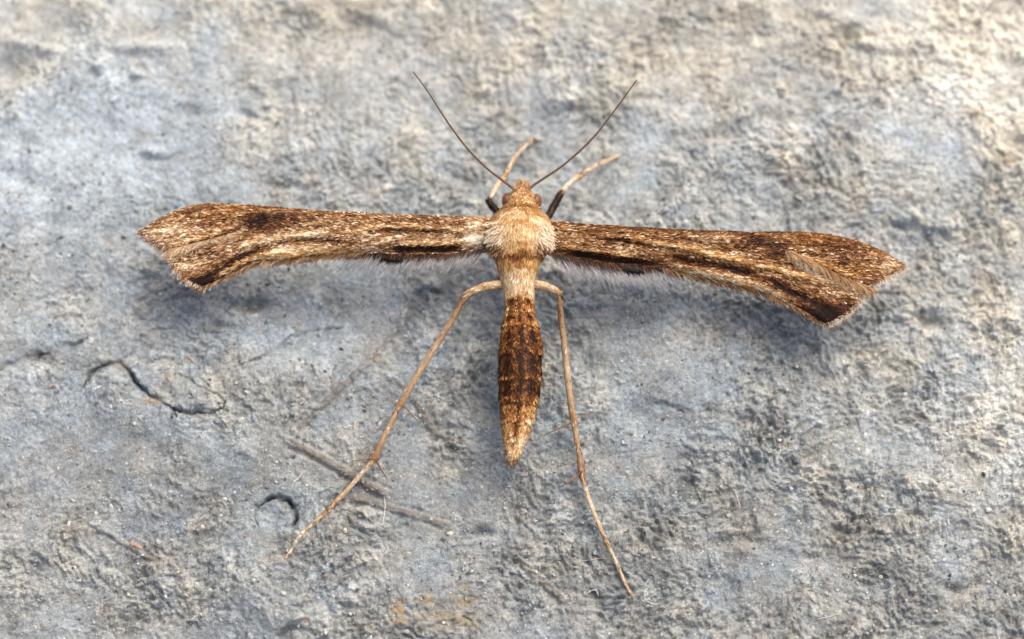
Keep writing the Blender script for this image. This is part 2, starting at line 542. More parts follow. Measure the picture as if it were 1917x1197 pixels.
def blobs(lst):
    out = np.zeros_like(X)
    for (bx, by, rx, ry, amt) in lst:
        c = G([(bx, by)])[0]
        q = ((X - c[0]) / (rx * PX)) ** 2 + ((Y - c[1]) / (ry * PX)) ** 2
        out = np.maximum(out, amt * np.exp(-q)) if amt > 0 else np.where(np.exp(-q) * -amt > np.abs(out), amt * np.exp(-q), out)
    return out


# buff weathering, mostly on the part of the slab beyond the head
warm = .16 * np.clip((Y - 4.6 + 3.2 * perlin(X / 4, Y / 4, 31) + 1.6 * perlin(X / 1.5, Y / 1.5, 32) + .06 * (X - 2)) / 5.0, 0, 1) + .10 * np.clip((X - 11) / 5, 0, 1)
warm += blobs([(900, 90, 260, 60, .12), (1350, 110, 260, 90, .10), (640, 30, 130, 50, .2), (1800, 60, 150, 90, .12), (1210, 175, 120, 40, .12)])
warm -= blobs([(180, 270, 190, 160, .40), (500, 640, 160, 60, .12), (1250, 760, 200, 110, .14), (1150, 600, 130, 160, .1), (120, 760, 160, 90, .10), (1720, 280, 130, 70, .14), (1080, 300, 200, 90, .06), (740, 560, 90, 50, .15)])
warm += .08 * (RGH - .6) + .20 * LMP * np.clip(RGH, 0, 1) - .04
tone = .5 - .10 * np.clip((-Y - 1) / 8, 0, 1) + .10 * np.clip((X - 9) / 6, 0, 1) * np.clip((Y + 9) / 6, 0, 1) + .10 * np.clip((Y - 3) / 6, 0, 1)  # broad light falloff over the slab, painted into its colour
tone += blobs([(1840, 100, 230, 200, .38), (1400, 200, 220, 70, .07), (140, 230, 230, 170, .24), (200, 340, 160, 80, .20), (20, 320, 120, 120, .24), (1000, 130, 400, 60, .10), (520, 500, 300, 60, .06), (120, 610, 110, 40, .08), (1890, 850, 120, 180, .24), (1480, 250, 130, 60, .06), (520, 650, 120, 40, .08), (380, 150, 80, 40, .1), (1700, 300, 150, 70, .05)])  # brighter corners and right side: light painted as paler stone
tone -= blobs([(20, 140, 45, 30, .14), (130, 50, 60, 30, .12), (60, 665, 90, 22, .14), (470, 572, 34, 14, .15), (690, 15, 60, 20, .16), (900, 780, 70, 80, .10), (1190, 760, 90, 60, .09), (1090, 670, 60, 40, .07), (330, 850, 110, 40, .10), (740, 760, 130, 70, .09), (360, 1150, 90, 40, .09), (1360, 1020, 60, 30, .07), (880, 340, 70, 30, .10), (1240, 1000, 240, 160, .11), (760, 850, 300, 130, .12), (300, 900, 300, 120, .10), (1650, 1080, 260, 120, .08), (900, 1000, 200, 100, .08), (1650, 560, 160, 60, .08), (1150, 650, 140, 90, .08), (1330, 250, 60, 24, .08), (650, 1000, 60, 40, .06), (700, 850, 120, 50, .06)])  # dark patches, with abdomen and foreleg shadows painted into the stone colour
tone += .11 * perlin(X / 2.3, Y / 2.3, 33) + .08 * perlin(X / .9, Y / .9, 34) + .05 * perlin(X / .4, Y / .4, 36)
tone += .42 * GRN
frag = np.clip(.75 + 1.0 * perlin(X / .22, Y / .22, 35), 0, 1)
ochre = blobs([(748, 1150, 15, 22, .95), (800, 1125, 16, 10, .6), (835, 1160, 70, 22, .45), (872, 1128, 20, 10, .75), (870, 1170, 34, 14, .45), (236, 690, 9, 9, .7), (285, 750, 26, 8, .7), (1820, 215, 20, 14, .25), (1740, 255, 26, 26, .25), (1885, 290, 14, 12, .35), (1520, 205, 9, 6, .4), (500, 1050, 20, 8, .25), (540, 1010, 60, 12, .2), (870, 1100, 12, 8, .4)]) * frag
dirt = blobs([(860, 1122, 24, 10, .6), (838, 1098, 14, 8, .5), (690, 15, 60, 18, .45), (580, 10, 30, 14, .35), (1420, 50, 26, 16, .35), (1230, 90, 14, 26, .3), (1590, 40, 24, 12, .4), (300, 880, 60, 12, .35), (415, 802, 16, 10, .4), (690, 680, 16, 12, .55), (820, 700, 20, 8, .5), (540, 1035, 50, 14, .5), (455, 850, 14, 10, .4), (410, 612, 24, 8, .4), (470, 575, 30, 12, .45), (1545, 100, 24, 10, .4), (1385, 1035, 20, 10, .35), (905, 980, 20, 12, .35), (725, 1000, 16, 12, .35), (1000, 60, 40, 16, .2), (60, 660, 60, 14, .4), (20, 140, 30, 16, .3)]) * frag
for pts, wd, hi, dd in STRANDS:
    k = near(X, Y, G(pts), 4 * wd * PX)
    d, t, s_ = seg_dist(X[k], Y[k], G(pts))
    e = np.clip(9 * t, 0, 1) * np.clip(9 * (1 - t), 0, 1)
    dirt[k] = np.maximum(dirt[k], min(1, dd * 1.35) * e * np.exp(-(d / (wd * 1.05 * PX)) ** 4) * np.clip(.85 + .6 * perlin(X[k] / .3, Y[k] / .3, 37), .4, 1))
crack_dark = np.zeros_like(X)
for pts, wd, dep, ss in CRACKS:
    k = near(X, Y, G(pts), 4 * wd * PX)
    q1, q2 = wobble(X[k], Y[k])
    d, t, s_ = seg_dist(q1, q2, G(pts))
    crack_dark[k] = np.maximum(crack_dark[k], ss * np.exp(-(d / (wd * .5 * PX)) ** 2) * np.clip(.55 + 1.2 * perlin(X[k] / .35, Y[k] / .35, 38), 0, 1))
stone = build('stone_surface', np.stack([X, Y, Z], -1), FQ, M_STONE,
              smooth=False, attrs={'warm': warm, 'tone': np.clip(tone, 0, 1), 'ochre': ochre, 'dirt': dirt, 'crack_dark': crack_dark})
tag(stone, 'rough pale grey stone slab with buff patches and fine cracks', kind='structure')

# loose grit bedded on the slab: far too many to count
ico_v = []
ph = (1 + 5 ** .5) / 2
for s1 in (-1, 1):
    for s2 in (-1, 1):
        ico_v += [(0, s1, s2 * ph), (s1, s2 * ph, 0), (s2 * ph, 0, s1)]
ico_v = np.array(ico_v, float); ico_v /= np.linalg.norm(ico_v[0])
ico_f = []
for p in range(12):
    for q in range(p + 1, 12):
        for r in range(q + 1, 12):
            dd = [np.linalg.norm(ico_v[p] - ico_v[q]), np.linalg.norm(ico_v[q] - ico_v[r]), np.linalg.norm(ico_v[p] - ico_v[r])]
            if max(dd) < 1.2:
                nn = np.cross(ico_v[q] - ico_v[p], ico_v[r] - ico_v[p])
                ico_f.append((p, q, r) if nn @ ico_v[p] > 0 else (p, r, q))
ico_f = np.array(ico_f)
NG = 26000
qx = RNG.uniform(-17, 17, NG); qy = RNG.uniform(-11, 12, NG)
keep = perlin(qx / 1.6, qy / 1.6, 41) + .5 * perlin(qx / .6, qy / .6, 42) + RNG.uniform(-.5, .5, NG) > -.05
qx, qy = qx[keep], qy[keep]; NG = len(qx)
qz = relief(qx, qy)
sz = .030 * np.exp(RNG.normal(0, .45, NG)); sz = np.clip(sz, .012, .075)
ang = RNG.uniform(0, 6.28, NG)
sv = ico_v[None] * RNG.uniform(.65, 1.25, (NG, 12, 1)) * np.stack([RNG.uniform(.8, 1.5, NG), RNG.uniform(.7, 1.1, NG), RNG.uniform(.5, .9, NG)], -1)[:, None] * sz[:, None, None]
rx = sv[..., 0] * np.cos(ang)[:, None] - sv[..., 1] * np.sin(ang)[:, None]
ry = sv[..., 0] * np.sin(ang)[:, None] + sv[..., 1] * np.cos(ang)[:, None]
gv = np.stack([rx + qx[:, None], ry + qy[:, None], sv[..., 2] + qz[:, None] + sz[:, None] * .15], -1)
gc = np.repeat((RNG.uniform(.45, 1.7, NG)[:, None] * np.array([1, .98, .95])) [:, None], 12, 1)
dk = RNG.random(NG) < .12
gc[dk] *= np.array([.5, .48, .47]); ork = RNG.random(NG) < .008; gc[ork] = np.array([.9, .68, .48])
gf = ico_f[None] + (np.arange(NG) * 12)[:, None, None]
tag(build('stone_grit', gv.reshape(-1, 3), gf.reshape(-1, 3), M_GRIT, parent=stone, cols=gc.reshape(-1, 3), smooth=False), kind='stuff')

# ------------------------------------------------------------------ the moth
ORI = ground(975, 470)
moth = bpy.data.objects.new('plume_moth', None)
moth.empty_display_size = .002
moth.location = ORI * S
COL.objects.link(moth)
tag(moth, 'brown plume moth with narrow cleft wings spread wide on grey stone', 'moth')


def part(name, V, F, mat, parent=moth, cols=None, kind=None, smooth=True, label=None):
    o = build(name, V, F, mat, parent=parent, origin=ORI, cols=cols, smooth=smooth)
    return tag(o, label=label, kind=kind)


LOW = .72


def over(px, py, z):
    """a point of the moth: its heights above the stone are written for a taller stance and lowered here"""
    return at(px, py, np.asarray(z, float) * LOW)


PAL_T = np.array([0, .28, .55, .78, 1.0])
PAL = np.array([lin((30, 17, 10)), lin((90, 54, 32)), lin((150, 106, 68)), lin((208, 176, 132)), lin((252, 242, 218))])
PALO = np.array([lin((40, 21, 6)), lin((108, 60, 22)), lin((174, 114, 52)), lin((224, 178, 106)), lin((250, 230, 186))])


def palette(t, o):
    t = np.clip(t, 0, 1); o = np.clip(o, 0, 1)[:, None]
    A = np.stack([np.interp(t, PAL_T, PAL[:, k]) for k in range(3)], -1)
    B = np.stack([np.interp(t, PAL_T, PALO[:, k]) for k in range(3)], -1)
    return A * (1 - o) + B * o


LEGP = np.array([lin((26, 18, 14)), lin((92, 72, 56)), lin((152, 124, 94)), lin((202, 178, 146)), lin((240, 228, 206))])


def leg_palette(t, o):
    t = np.clip(t, 0, 1); o = np.clip(o, 0, 1)[:, None] * .55
    A = np.stack([np.interp(t, PAL_T, LEGP[:, k]) for k in range(3)], -1)
    return A * (1 - o) + palette(t, np.ones(len(t))) * o


def inside(px, py, poly):
    r = np.zeros(px.shape, bool)
    n = len(poly)
    for k in range(n):
        (x1, y1), (x2, y2) = poly[k], poly[(k + 1) % n]
        c = (y1 > py) != (y2 > py)
        with np.errstate(divide='ignore', invalid='ignore'):
            r ^= c & (px < (x2 - x1) * (py - y1) / (y2 - y1 + 1e-12) + x1)
    return r


def resample(poly, step, closed=True):
    P = [np.array(p, float) for p in poly]
    out = []
    n = len(P)
    for k in range(n if closed else n - 1):
        A, B = P[k], P[(k + 1) % n]
        m = max(1, int(round(np.linalg.norm(B - A) / step)))
        for q in range(m):
            out.append(A + (B - A) * q / m)
    if not closed:
        out.append(P[-1])
    return np.array(out)


WINGS = {
 'L': dict(
  sgn=-1,
  lead=[(930, 410), (908, 407), (826, 404), (750, 402), (675, 398), (600, 395), (532, 389), (470, 384), (417, 381), (380, 382), (355, 386), (330, 394), (313, 401), (282, 419), (262, 432)],
  out1=[(262, 432), (276, 443), (292, 453), (308, 463), (319, 466)],
  cleft1=[(319, 466), (350, 459), (400, 446), (440, 435), (466, 428)],
  cleft2=[(466, 428), (440, 448), (400, 458), (365, 467), (335, 479), (322, 486)],
  out2=[(322, 486), (330, 499), (341, 515), (359, 527), (384, 539)],
  trail=[(384, 539), (405, 531), (428, 518), (449, 509), (486, 492), (512, 491), (553, 488), (600, 482), (656, 477), (694, 473), (760, 476), (844, 476), (882, 470), (908, 460), (930, 455)],
  ax1=[(915, 432), (700, 425), (520, 412), (400, 410), (262, 434)],
  ax2=[(915, 450), (700, 455), (560, 462), (490, 470), (430, 495), (355, 525)],
  base=(.46, .16), zroot=3.25, zmid=3.45, ztip=2.75,
  # (polyline, width px, lightness shift, orange shift, relief mm)
  strokes=[
   ([(325, 460), (360, 450), (400, 440), (450, 424)], 5, .10, .6, .05),
   ([(372, 453), (420, 441), (460, 430)], 3, -.45, .0, -.06),
   ([(335, 478), (400, 455), (440, 446), (475, 436)], 5, .08, .55, .05),
   ([(440, 470), (470, 455), (505, 448), (545, 443), (600, 438), (650, 436)], 7, .30, .15, .08),
   ([(650, 436), (700, 428), (760, 426), (830, 428), (880, 436)], 4, .22, .5, .06),
   ([(700, 432), (750, 431), (800, 433), (863, 435)], 4.5, -.42, .1, -.10),
   ([(600, 451), (640, 454), (680, 457)], 7, -.25, 0, -.05),
   ([(520, 455), (560, 451), (600, 449)], 4, -.28, .2, -.05),
   ([(730, 466), (788, 466), (844, 466), (872, 462)], 6, -.62, .2, -.10),
   ([(740, 459), (800, 457), (850, 458), (872, 455)], 3, .18, .6, .05),
   ([(372, 532), (410, 507), (450, 483), (482, 469), (502, 461)], 5.5, -.55, .1, -.12),
   ([(384, 541), (420, 522), (452, 507), (480, 494)], 6, -.35, .3, -.05),
   ([(400, 520), (440, 500), (480, 482), (540, 470)], 4, .12, .4, .04),
   ([(505, 478), (560, 478), (620, 474), (660, 470)], 9, .02, .65, .0),
   ([(500, 492), (560, 489), (640, 481), (700, 474)], 4, -.28, .4, -.06),
   ([(262, 432), (268, 437)], 9, -.4, 0, 0), ([(276, 444), (300, 458)], 5, -.25, 0, 0), ([(328, 490), (345, 516), (384, 540)], 6, -.3, 0, 0),
   ([(400, 385), (500, 392), (620, 401), (760, 407)], 6, -.06, .2, 0),
   ([(660, 446), (740, 446), (800, 446), (880, 447)], 7, .20, -.1, 0),
   ([(490, 474), (540, 468), (600, 464), (680, 464), (730, 462)], 10, .24, .1, 0),
   ([(466, 429), (420, 443), (360, 459)], 2.5, -.35, 0, 0), ([(440, 449), (400, 459), (335, 480)], 2.5, -.25, 0, 0),
   ([(500, 476), (540, 480), (600, 478)], 8, .14, .3, 0),
  ],
  blobs=[(490, 416, 26, 18, -.32, .1), (535, 408, 46, 12, -.20, 0), (395, 405, 60, 14, -.10, .55), (340, 425, 38, 16, .14, 0), (320, 440, 46, 20, .18, -.1), (345, 495, 26, 16, .14, -.1), (897, 448, 26, 13, .62, -.2), (365, 500, 34, 18, .12, 0), (490, 440, 14, 6, .2, 0), (392, 526, 40, 11, -.45, .1), (900, 418, 22, 12, .25, .1), (440, 398, 40, 10, .12, .2), (640, 415, 120, 12, .06, 0)],
 ),
 'R': dict(
  sgn=1,
  lead=[(1010, 415), (1037, 414), (1103, 419.5), (1188, 425), (1282, 430), (1357, 432.5), (1414, 434.5), (1460, 433.5), (1497, 433.5), (1550, 438.5), (1602, 450), (1630, 460), (1654, 471), (1683, 488), (1695, 497)],
  out1=[(1695, 497), (1677, 510), (1652, 522), (1626, 536)],
  cleft1=[(1626, 536), (1606, 529), (1581, 520), (1529, 495), (1493, 478), (1466, 468)],
  cleft2=[(1466, 468), (1478, 494), (1500, 508), (1518, 516), (1560, 532), (1592, 543), (1608, 555)],
  out2=[(1608, 555), (1603, 566), (1583, 586), (1564, 598), (1540, 608)],
  trail=[(1540, 608), (1520, 600), (1504, 587), (1466, 568), (1424, 549), (1383, 539), (1320, 524), (1282, 517), (1235, 502), (1188, 496), (1150, 495), (1103, 489), (1066, 481), (1037, 475), (1010, 470)],
  ax1=[(1020, 432), (1200, 443), (1400, 453), (1520, 462), (1695, 498)],
  ax2=[(1020, 458), (1200, 478), (1340, 500), (1440, 525), (1560, 585)],
  base=(.40, .32), zroot=3.25, zmid=3.40, ztip=2.7,
  strokes=[
   ([(1113, 441), (1188, 449), (1263, 461), (1320, 475), (1383, 489), (1445, 502), (1508, 521), (1570, 541)], 5.5, .24, .5, .08),
   ([(1108, 447), (1150, 450), (1188, 456), (1215, 460)], 4.5, -.36, .1, -.10),
   ([(1050, 470), (1080, 474), (1113, 480), (1169, 489), (1235, 495)], 6.5, -.60, .1, -.12),
   ([(1235, 480), (1282, 489), (1340, 497), (1375, 506), (1424, 518)], 6.5, -.42, .15, -.10),
   ([(1424, 518), (1466, 541), (1508, 560), (1560, 583)], 7, -.52, .1, -.14),
   ([(1040, 460), (1080, 465), (1130, 473), (1190, 482)], 3.5, .18, .5, .05),
   ([(1240, 498), (1320, 512), (1380, 527), (1430, 541), (1480, 566)], 8.5, .30, .05, .03),
   ([(1240, 503), (1320, 521), (1383, 536), (1440, 553)], 4, -.2, .3, -.05),
   ([(1466, 560), (1500, 577), (1525, 600)], 6, -.1, 0, 0),
   ([(1470, 470), (1508, 484), (1570, 507), (1606, 524)], 4.5, .14, .6, .05),
   ([(1468, 470), (1529, 497), (1606, 531)], 2.5, -.3, 0, 0),
   ([(1485, 509), (1520, 517), (1560, 531), (1592, 543)], 4, .16, .55, .05),
   ([(1695, 497), (1677, 508), (1650, 521), (1626, 535)], 6, -.25, -.2, 0),
   ([(1607, 556), (1583, 585), (1545, 606)], 7, -.28, -.1, 0),
   ([(1040, 416), (1188, 427), (1357, 434), (1497, 436)], 4, -.16, .1, 0),
   ([(1283, 444), (1330, 444), (1370, 450)], 9, .12, -.3, 0),
   ([(1120, 463), (1180, 469), (1240, 476)], 6, .14, -.3, 0),
   ([(1280, 465), (1340, 472), (1400, 480)], 5, .16, .1, 0),
  ],
  blobs=[(1408, 451, 30, 11, -.26, -.1), (1449, 470, 22, 14, -.26, 0), (1540, 588, 50, 17, -.52, .0), (1564, 456, 40, 9, -.16, .1), (1520, 447, 60, 12, .02, .45), (1664, 492, 22, 12, .24, -.6), (1550, 547, 32, 12, .18, -.1), (1600, 505, 40, 14, .0, .35), (1052, 444, 26, 22, .16, .1), (1350, 520, 60, 10, .08, 0)],
 ),
}


def wing_fields(wg, px, py):
    L = np.full(px.shape, wg['base'][0]); O = np.full(px.shape, wg['base'][1])
    for pts, wd, dl, do, rz in wg['strokes']:
        d, t, s_ = seg_dist(px, py, pts)
        e = np.exp(-(d / wd) ** 2) * (np.clip(6 * t, .25, 1) * np.clip(6 * (1 - t), .25, 1))
        L += (1.3 if dl > 0 else .95) * dl * e; O += do * e
    for bx, by, rx_, ry_, dl, do in wg['blobs']:
        e = np.exp(-((px - bx) / rx_) ** 2 - ((py - by) / ry_) ** 2)
        L += 1.3 * dl * e; O += do * e
    return L, O


def wing_z(wg, px, py):
    root = wg['lead'][0][0]; tip = wg['lead'][-1][0]
    s_ = np.clip((px - root) / (tip - root), 0, 1)
    z = np.interp(s_, [0, .45, 1], [wg['zroot'], wg['zmid'], wg['ztip']])
    dl, t, q = seg_dist(px, py, wg['lead'])
    dt, t2, q2 = seg_dist(px, py, wg['trail'])
    wide = dl + dt + 1e-6
    z = z - .30 * np.exp(-(dl / 9.0) ** 2) - .30 * (dl / wide) ** 1.5 - .16 * np.exp(-(dt / 10.0) ** 2)
    for pts, wd, a_, b_, rz in wg['strokes']:
        if rz:
            d, t, s2 = seg_dist(px, py, pts)
            z = z + rz * (1.1 if rz > 0 else .6) * np.exp(-(d / (wd * 1.15)) ** 2) * (np.clip(6 * t, 0, 1) * np.clip(6 * (1 - t), 0, 1))
    z = z + .03 * perlin(px / 40, py / 15, 51) + .10 * perlin(px / 170, py / 60, 52)
    return z


def wing_pt(wg, px, py):
    return over(px, py, wing_z(wg, px, py))


def wing_normal(wg, px, py):
    e = 1.5
    a_ = wing_pt(wg, px + e, py) - wing_pt(wg, px - e, py)
    b_ = wing_pt(wg, px, py - e) - wing_pt(wg, px, py + e)
    n = np.cross(a_, b_); n /= np.linalg.norm(n, axis=-1)[..., None] + 1e-12
    return n


def flow(wg, px, py):
    d1 = seg_dist(px, py, wg['ax1'])[0]; d2 = seg_dist(px, py, wg['ax2'])[0]
    out = np.zeros(px.shape + (2,)); wt = np.zeros(px.shape)
    for ax in (wg['ax1'], wg['ax2']):
        for k in range(len(ax) - 1):
            A = np.array(ax[k], float); B = np.array(ax[k + 1], float)
            d = seg_dist(px, py, [ax[k], ax[k + 1]])[0]
            w_ = np.exp(-(d / 22.0)) + 1e-6
            out += w_[..., None] * (B - A) / np.linalg.norm(B - A); wt += w_
    out /= wt[..., None]
    return out / (np.linalg.norm(out, axis=-1)[..., None] + 1e-9)


def dir3(wg, px, py, dpx):
    """pixel direction -> scene direction on the wing"""
    e = 3.0
    v = wing_pt(wg, px + dpx[..., 0] * e, py + dpx[..., 1] * e) - wing_pt(wg, px, py)
    return v / (np.linalg.norm(v, axis=-1)[..., None] + 1e-12)


def rand_in(poly, n):
    P = np.array(poly); lo, hi = P.min(0), P.max(0)
    xs, ys = [], []
    tot = 0
    while tot < n:
        x = RNG.uniform(lo[0], hi[0], n * 2); y = RNG.uniform(lo[1], hi[1], n * 2)
        m = inside(x, y, poly)
        xs.append(x[m]); ys.append(y[m]); tot += m.sum()
    return np.concatenate(xs)[:n], np.concatenate(ys)[:n]


def edge_samples(line, n):
    P = resample(line, 1.5, closed=False)
    d = np.concatenate([[0], np.cumsum(np.linalg.norm(np.diff(P, axis=0), axis=1))])
    u = RNG.uniform(0, d[-1], n)
    return np.interp(u, d, P[:, 0]), np.interp(u, d, P[:, 1]), u / d[-1]


def px_hair(name, parent, wg, ex, ey, ddx, ddy, lenpx, radmm, c0, c1, dz, drop=0.0, spread=.25, zoff=0.0, bend=0.0):
    """hairs rooted on the wing edge at photo positions, pointing along a pixel direction, sinking by dz per unit length"""
    n = len(ex)
    an = RNG.normal(0, spread, n)
    ca, sa = np.cos(an), np.sin(an)
    dx, dy = ddx * ca - ddy * sa, ddx * sa + ddy * ca
    z0 = wing_z(wg, ex, ey) + zoff
    A = over(ex, ey, z0)
    B = over(ex + dx * lenpx, ey + dy * lenpx, z0 - dz * lenpx * PX + RNG.normal(0, .04, n))
    D = B - A; L = np.linalg.norm(D, axis=1)
    nr = wing_normal(wg, ex, ey) + RNG.normal(0, .18, (n, 3))
    nr /= np.linalg.norm(nr, axis=1)[:, None]
    return scales(A - nr * .01, D, nr, L, radmm * 2.4, np.abs(RNG.normal(.0, .02, n)), c0, c1)


def join(parts_):
    Vs, Fs, Cs = [], [], []
    off = 0
    for V, F, C in parts_:
        Vs.append(V); Cs.append(C)
        for f in F:
            Fs.append(np.asarray(f) + off)
        off += len(V)
    q = [f for f in Fs if f.shape[1] == 4]; t = [f for f in Fs if f.shape[1] == 3]
    out = []
    if q: out.append(np.vstack(q))
    if t: out.append(np.vstack(t))
    return np.vstack(Vs), out, np.vstack(Cs)


for key, wg in WINGS.items():
    sg = wg['sgn']
    poly = [tuple(p) for p in wg['lead'] + wg['out1'][1:] + wg['cleft1'][1:] + wg['cleft2'][1:] + wg['out2'][1:] + wg['trail'][1:]]
    bd = resample(poly, 5.0)
    gxx, gyy = np.meshgrid(np.arange(bd[:, 0].min(), bd[:, 0].max(), 5.0), np.arange(bd[:, 1].min(), bd[:, 1].max(), 4.0))
    gxx = gxx.ravel(); gyy = gyy.ravel()
    dd = seg_dist(gxx, gyy, list(map(tuple, bd)) + [tuple(bd[0])])[0]
    ok = inside(gxx, gyy, poly) & (dd > 2.5)
    pts = np.vstack([bd, np.stack([gxx[ok], gyy[ok]], -1)])
    nb = len(bd)
    vs, es, fs, ov, oe, of = delaunay_2d_cdt([Vector(p) for p in pts], [(k, (k + 1) % nb) for k in range(nb)], [list(range(nb))], 1, 1e-4)
    P2 = np.array([(v.x, v.y) for v in vs])
    tri = np.array([list(f) for f in fs if len(f) == 3])
    # image y runs down, so the winding from above must be flipped when it is clockwise
    A_, B_, C_ = P2[tri[:, 0]], P2[tri[:, 1]], P2[tri[:, 2]]
    area = (B_[:, 0] - A_[:, 0]) * (C_[:, 1] - A_[:, 1]) - (B_[:, 1] - A_[:, 1]) * (C_[:, 0] - A_[:, 0])
    tri[area > 0] = tri[area > 0][:, ::-1]
    top = wing_pt(wg, P2[:, 0], P2[:, 1])
    bot = top - np.array([0, 0, .05])
    n = len(P2)
    ec = {}
    for t in tri:
        for k in range(3):
            e = (t[k], t[(k + 1) % 3])
            ec[e] = ec.get(e, 0) + 1
    rim = [(a_, b_) for (a_, b_) in ec if (b_, a_) not in ec]
    sides = np.array([(b_, a_, a_ + n, b_ + n) for a_, b_ in rim])
    Lf, Of = wing_fields(wg, P2[:, 0], P2[:, 1])
    cc = palette(Lf - .12, Of)
    wing = part('forewing', np.vstack([top, bot]), [sides, np.vstack([tri, tri[:, ::-1] + n])], M_WING, cols=np.vstack([cc, cc * .8]))

    # overlapping scales over the whole upper face
    N = 24000
    sx, sy = rand_in(poly, N)
    order = np.argsort(sg * sx)[::-1]
    sx, sy = sx[order], sy[order]
    Lf, Of = wing_fields(wg, sx, sy)
    cl = perlin(sx / 70, (sy - .1 * sg * sx) / 4.0, 60) * .22 + perlin(sx / 26, sy / 5.0, 61) * .16 + perlin(sx / 9, sy / 3.5, 62) * .20
    r = RNG.normal(0, .18, N)
    r = np.where(RNG.random(N) < .09, r + .36, r)
    t = Lf - .03 + 1.15 * cl + r * (1 - .45 * np.clip(np.abs(Lf - .45) * 2, 0, 1))
    o_ = Of + RNG.normal(0, .15, N)
    col = palette(t, o_) * (1 + RNG.normal(0, .08, (N, 1)))
    fd = flow(wg, sx, sy)
    ln_, lt_, ls_ = seg_dist(sx, sy, wg['lead'])
    LP = np.array(wg['lead'], float)
    ki = np.minimum((lt_ * (len(LP) - 1)).astype(int), len(LP) - 2)
    tg = LP[ki + 1] - LP[ki]; tg /= np.linalg.norm(tg, axis=1)[:, None]
    bl = np.exp(-(ln_ / 12.0) ** 2)[:, None]
    fd = fd * (1 - bl) + tg * bl
    jit = RNG.normal(0, .13, N) * (1 - .7 * bl[:, 0])
    fd = np.stack([fd[:, 0] * np.cos(jit) - fd[:, 1] * np.sin(jit), fd[:, 0] * np.sin(jit) + fd[:, 1] * np.cos(jit)], -1)
    ln = np.clip(RNG.normal(.175, .035, N), .09, .30)
    # near the rim keep the scales short so that they do not poke far out
    rd = seg_dist(sx, sy, poly + [poly[0]])[0]
    ln = np.where(rd < 5, ln * .6, ln)
    nr = wing_normal(wg, sx, sy)
    V, F, C = scales(wing_pt(wg, sx, sy) + nr * .004, dir3(wg, sx, sy, fd), nr, ln, np.clip(RNG.normal(.030, .006, N), .016, .05), (np.abs(RNG.normal(.016, .012, N)) + .005) * np.where(rd < 5, .3, 1), np.clip(col, 0, 1))
    part('wing_scales', V, F, M_SCALE, parent=wing, cols=C, kind='stuff', smooth=False)

    # cilia round the outer margins, across the cleft and along the trailing edge
    H = []
    for line, rdir, n_, l0 in ((wg['out1'], (sg * .62, .78), 620, 13), (wg['out2'], (sg * .50, .87), 900, 15)):
        ex, ey, u = edge_samples(line, n_)
        dk_ = RNG.random(n_)
        c0 = palette(.12 + .25 * dk_, np.full(n_, .1))
        c1 = palette(np.where(RNG.random(n_) < (.28 if sg < 0 else .75), .95, .22 + .3 * dk_), np.full(n_, .2))
        ex = ex - sg * 3; ey = ey - 2
        if sg > 0:
            rdir = (.70, .71)
        H.append(px_hair('', None, wg, ex, ey, np.full(n_, rdir[0]), np.full(n_, rdir[1]), RNG.normal(l0 - (5 if sg > 0 else 3), 4, n_).clip(5), np.full(n_, .007), c0, c1, .15, spread=.25))
    n_ = 2400
    ex, ey, u = edge_samples(wg['cleft1'], n_)
    c0 = palette(RNG.normal(.55, .12, n_), np.full(n_, .3)); c1 = palette(RNG.normal(.80 if sg < 0 else .64, .12, n_), np.full(n_, .15))
    H.append(px_hair('', None, wg, ex, ey - 2, np.full(n_, sg * .52), np.full(n_, .85), (RNG.normal(23, 4, n_) * np.clip(1.3 - u, .35, 1) if sg < 0 else RNG.normal(23, 5, n_)).clip(5), np.full(n_, .008), c0, c1, .35, spread=.22))
    n_ = 500
    ex, ey, u = edge_samples(wg['cleft2'], n_)
    c0 = palette(RNG.normal(.4, .12, n_), np.full(n_, .2)); c1 = palette(RNG.normal(.7, .14, n_), np.full(n_, .15))
    H.append(px_hair('', None, wg, ex, ey + 1, np.full(n_, sg * .97), np.full(n_, .05 if sg < 0 else .2), RNG.normal(13, 3, n_).clip(5), np.full(n_, .010), c0, c1, .15, spread=.25))
    n_ = 2000
    half = wg['trail'][:10 if sg < 0 else 9]
    ex, ey, u = edge_samples(half, n_)
    c0 = palette(RNG.normal(.42, .12, n_), np.full(n_, .55)); c1 = palette(RNG.normal(.60, .2, n_), np.full(n_, .25))
    H.append(px_hair('', None, wg, ex, ey - 5, np.full(n_, sg * .72), np.full(n_, .69), (RNG.normal(17, 4, n_) * np.clip(.65 + u * 1.2, .6, 1)).clip(5), np.full(n_, .008), c0, c1, .25, spread=.25))
    n_ = 230
    rest = wg['trail'][9 if sg < 0 else 8:-1]
    ex, ey, u = edge_samples(rest, n_)
    c0 = palette(RNG.normal(.15, .1, n_), np.full(n_, .3)); c1 = palette(RNG.normal(.3, .2, n_), np.full(n_, .2))
    H.append(px_hair('', None, wg, ex, ey - 3, np.full(n_, sg * .55), np.full(n_, .83), RNG.normal(14, 5, n_).clip(5), np.full(n_, .006), c0, c1, .4, spread=.2))
    V, F, C = join(H)
    part('wing_fringe', V, F, M_HAIR, parent=wing, cols=C, kind='stuff')

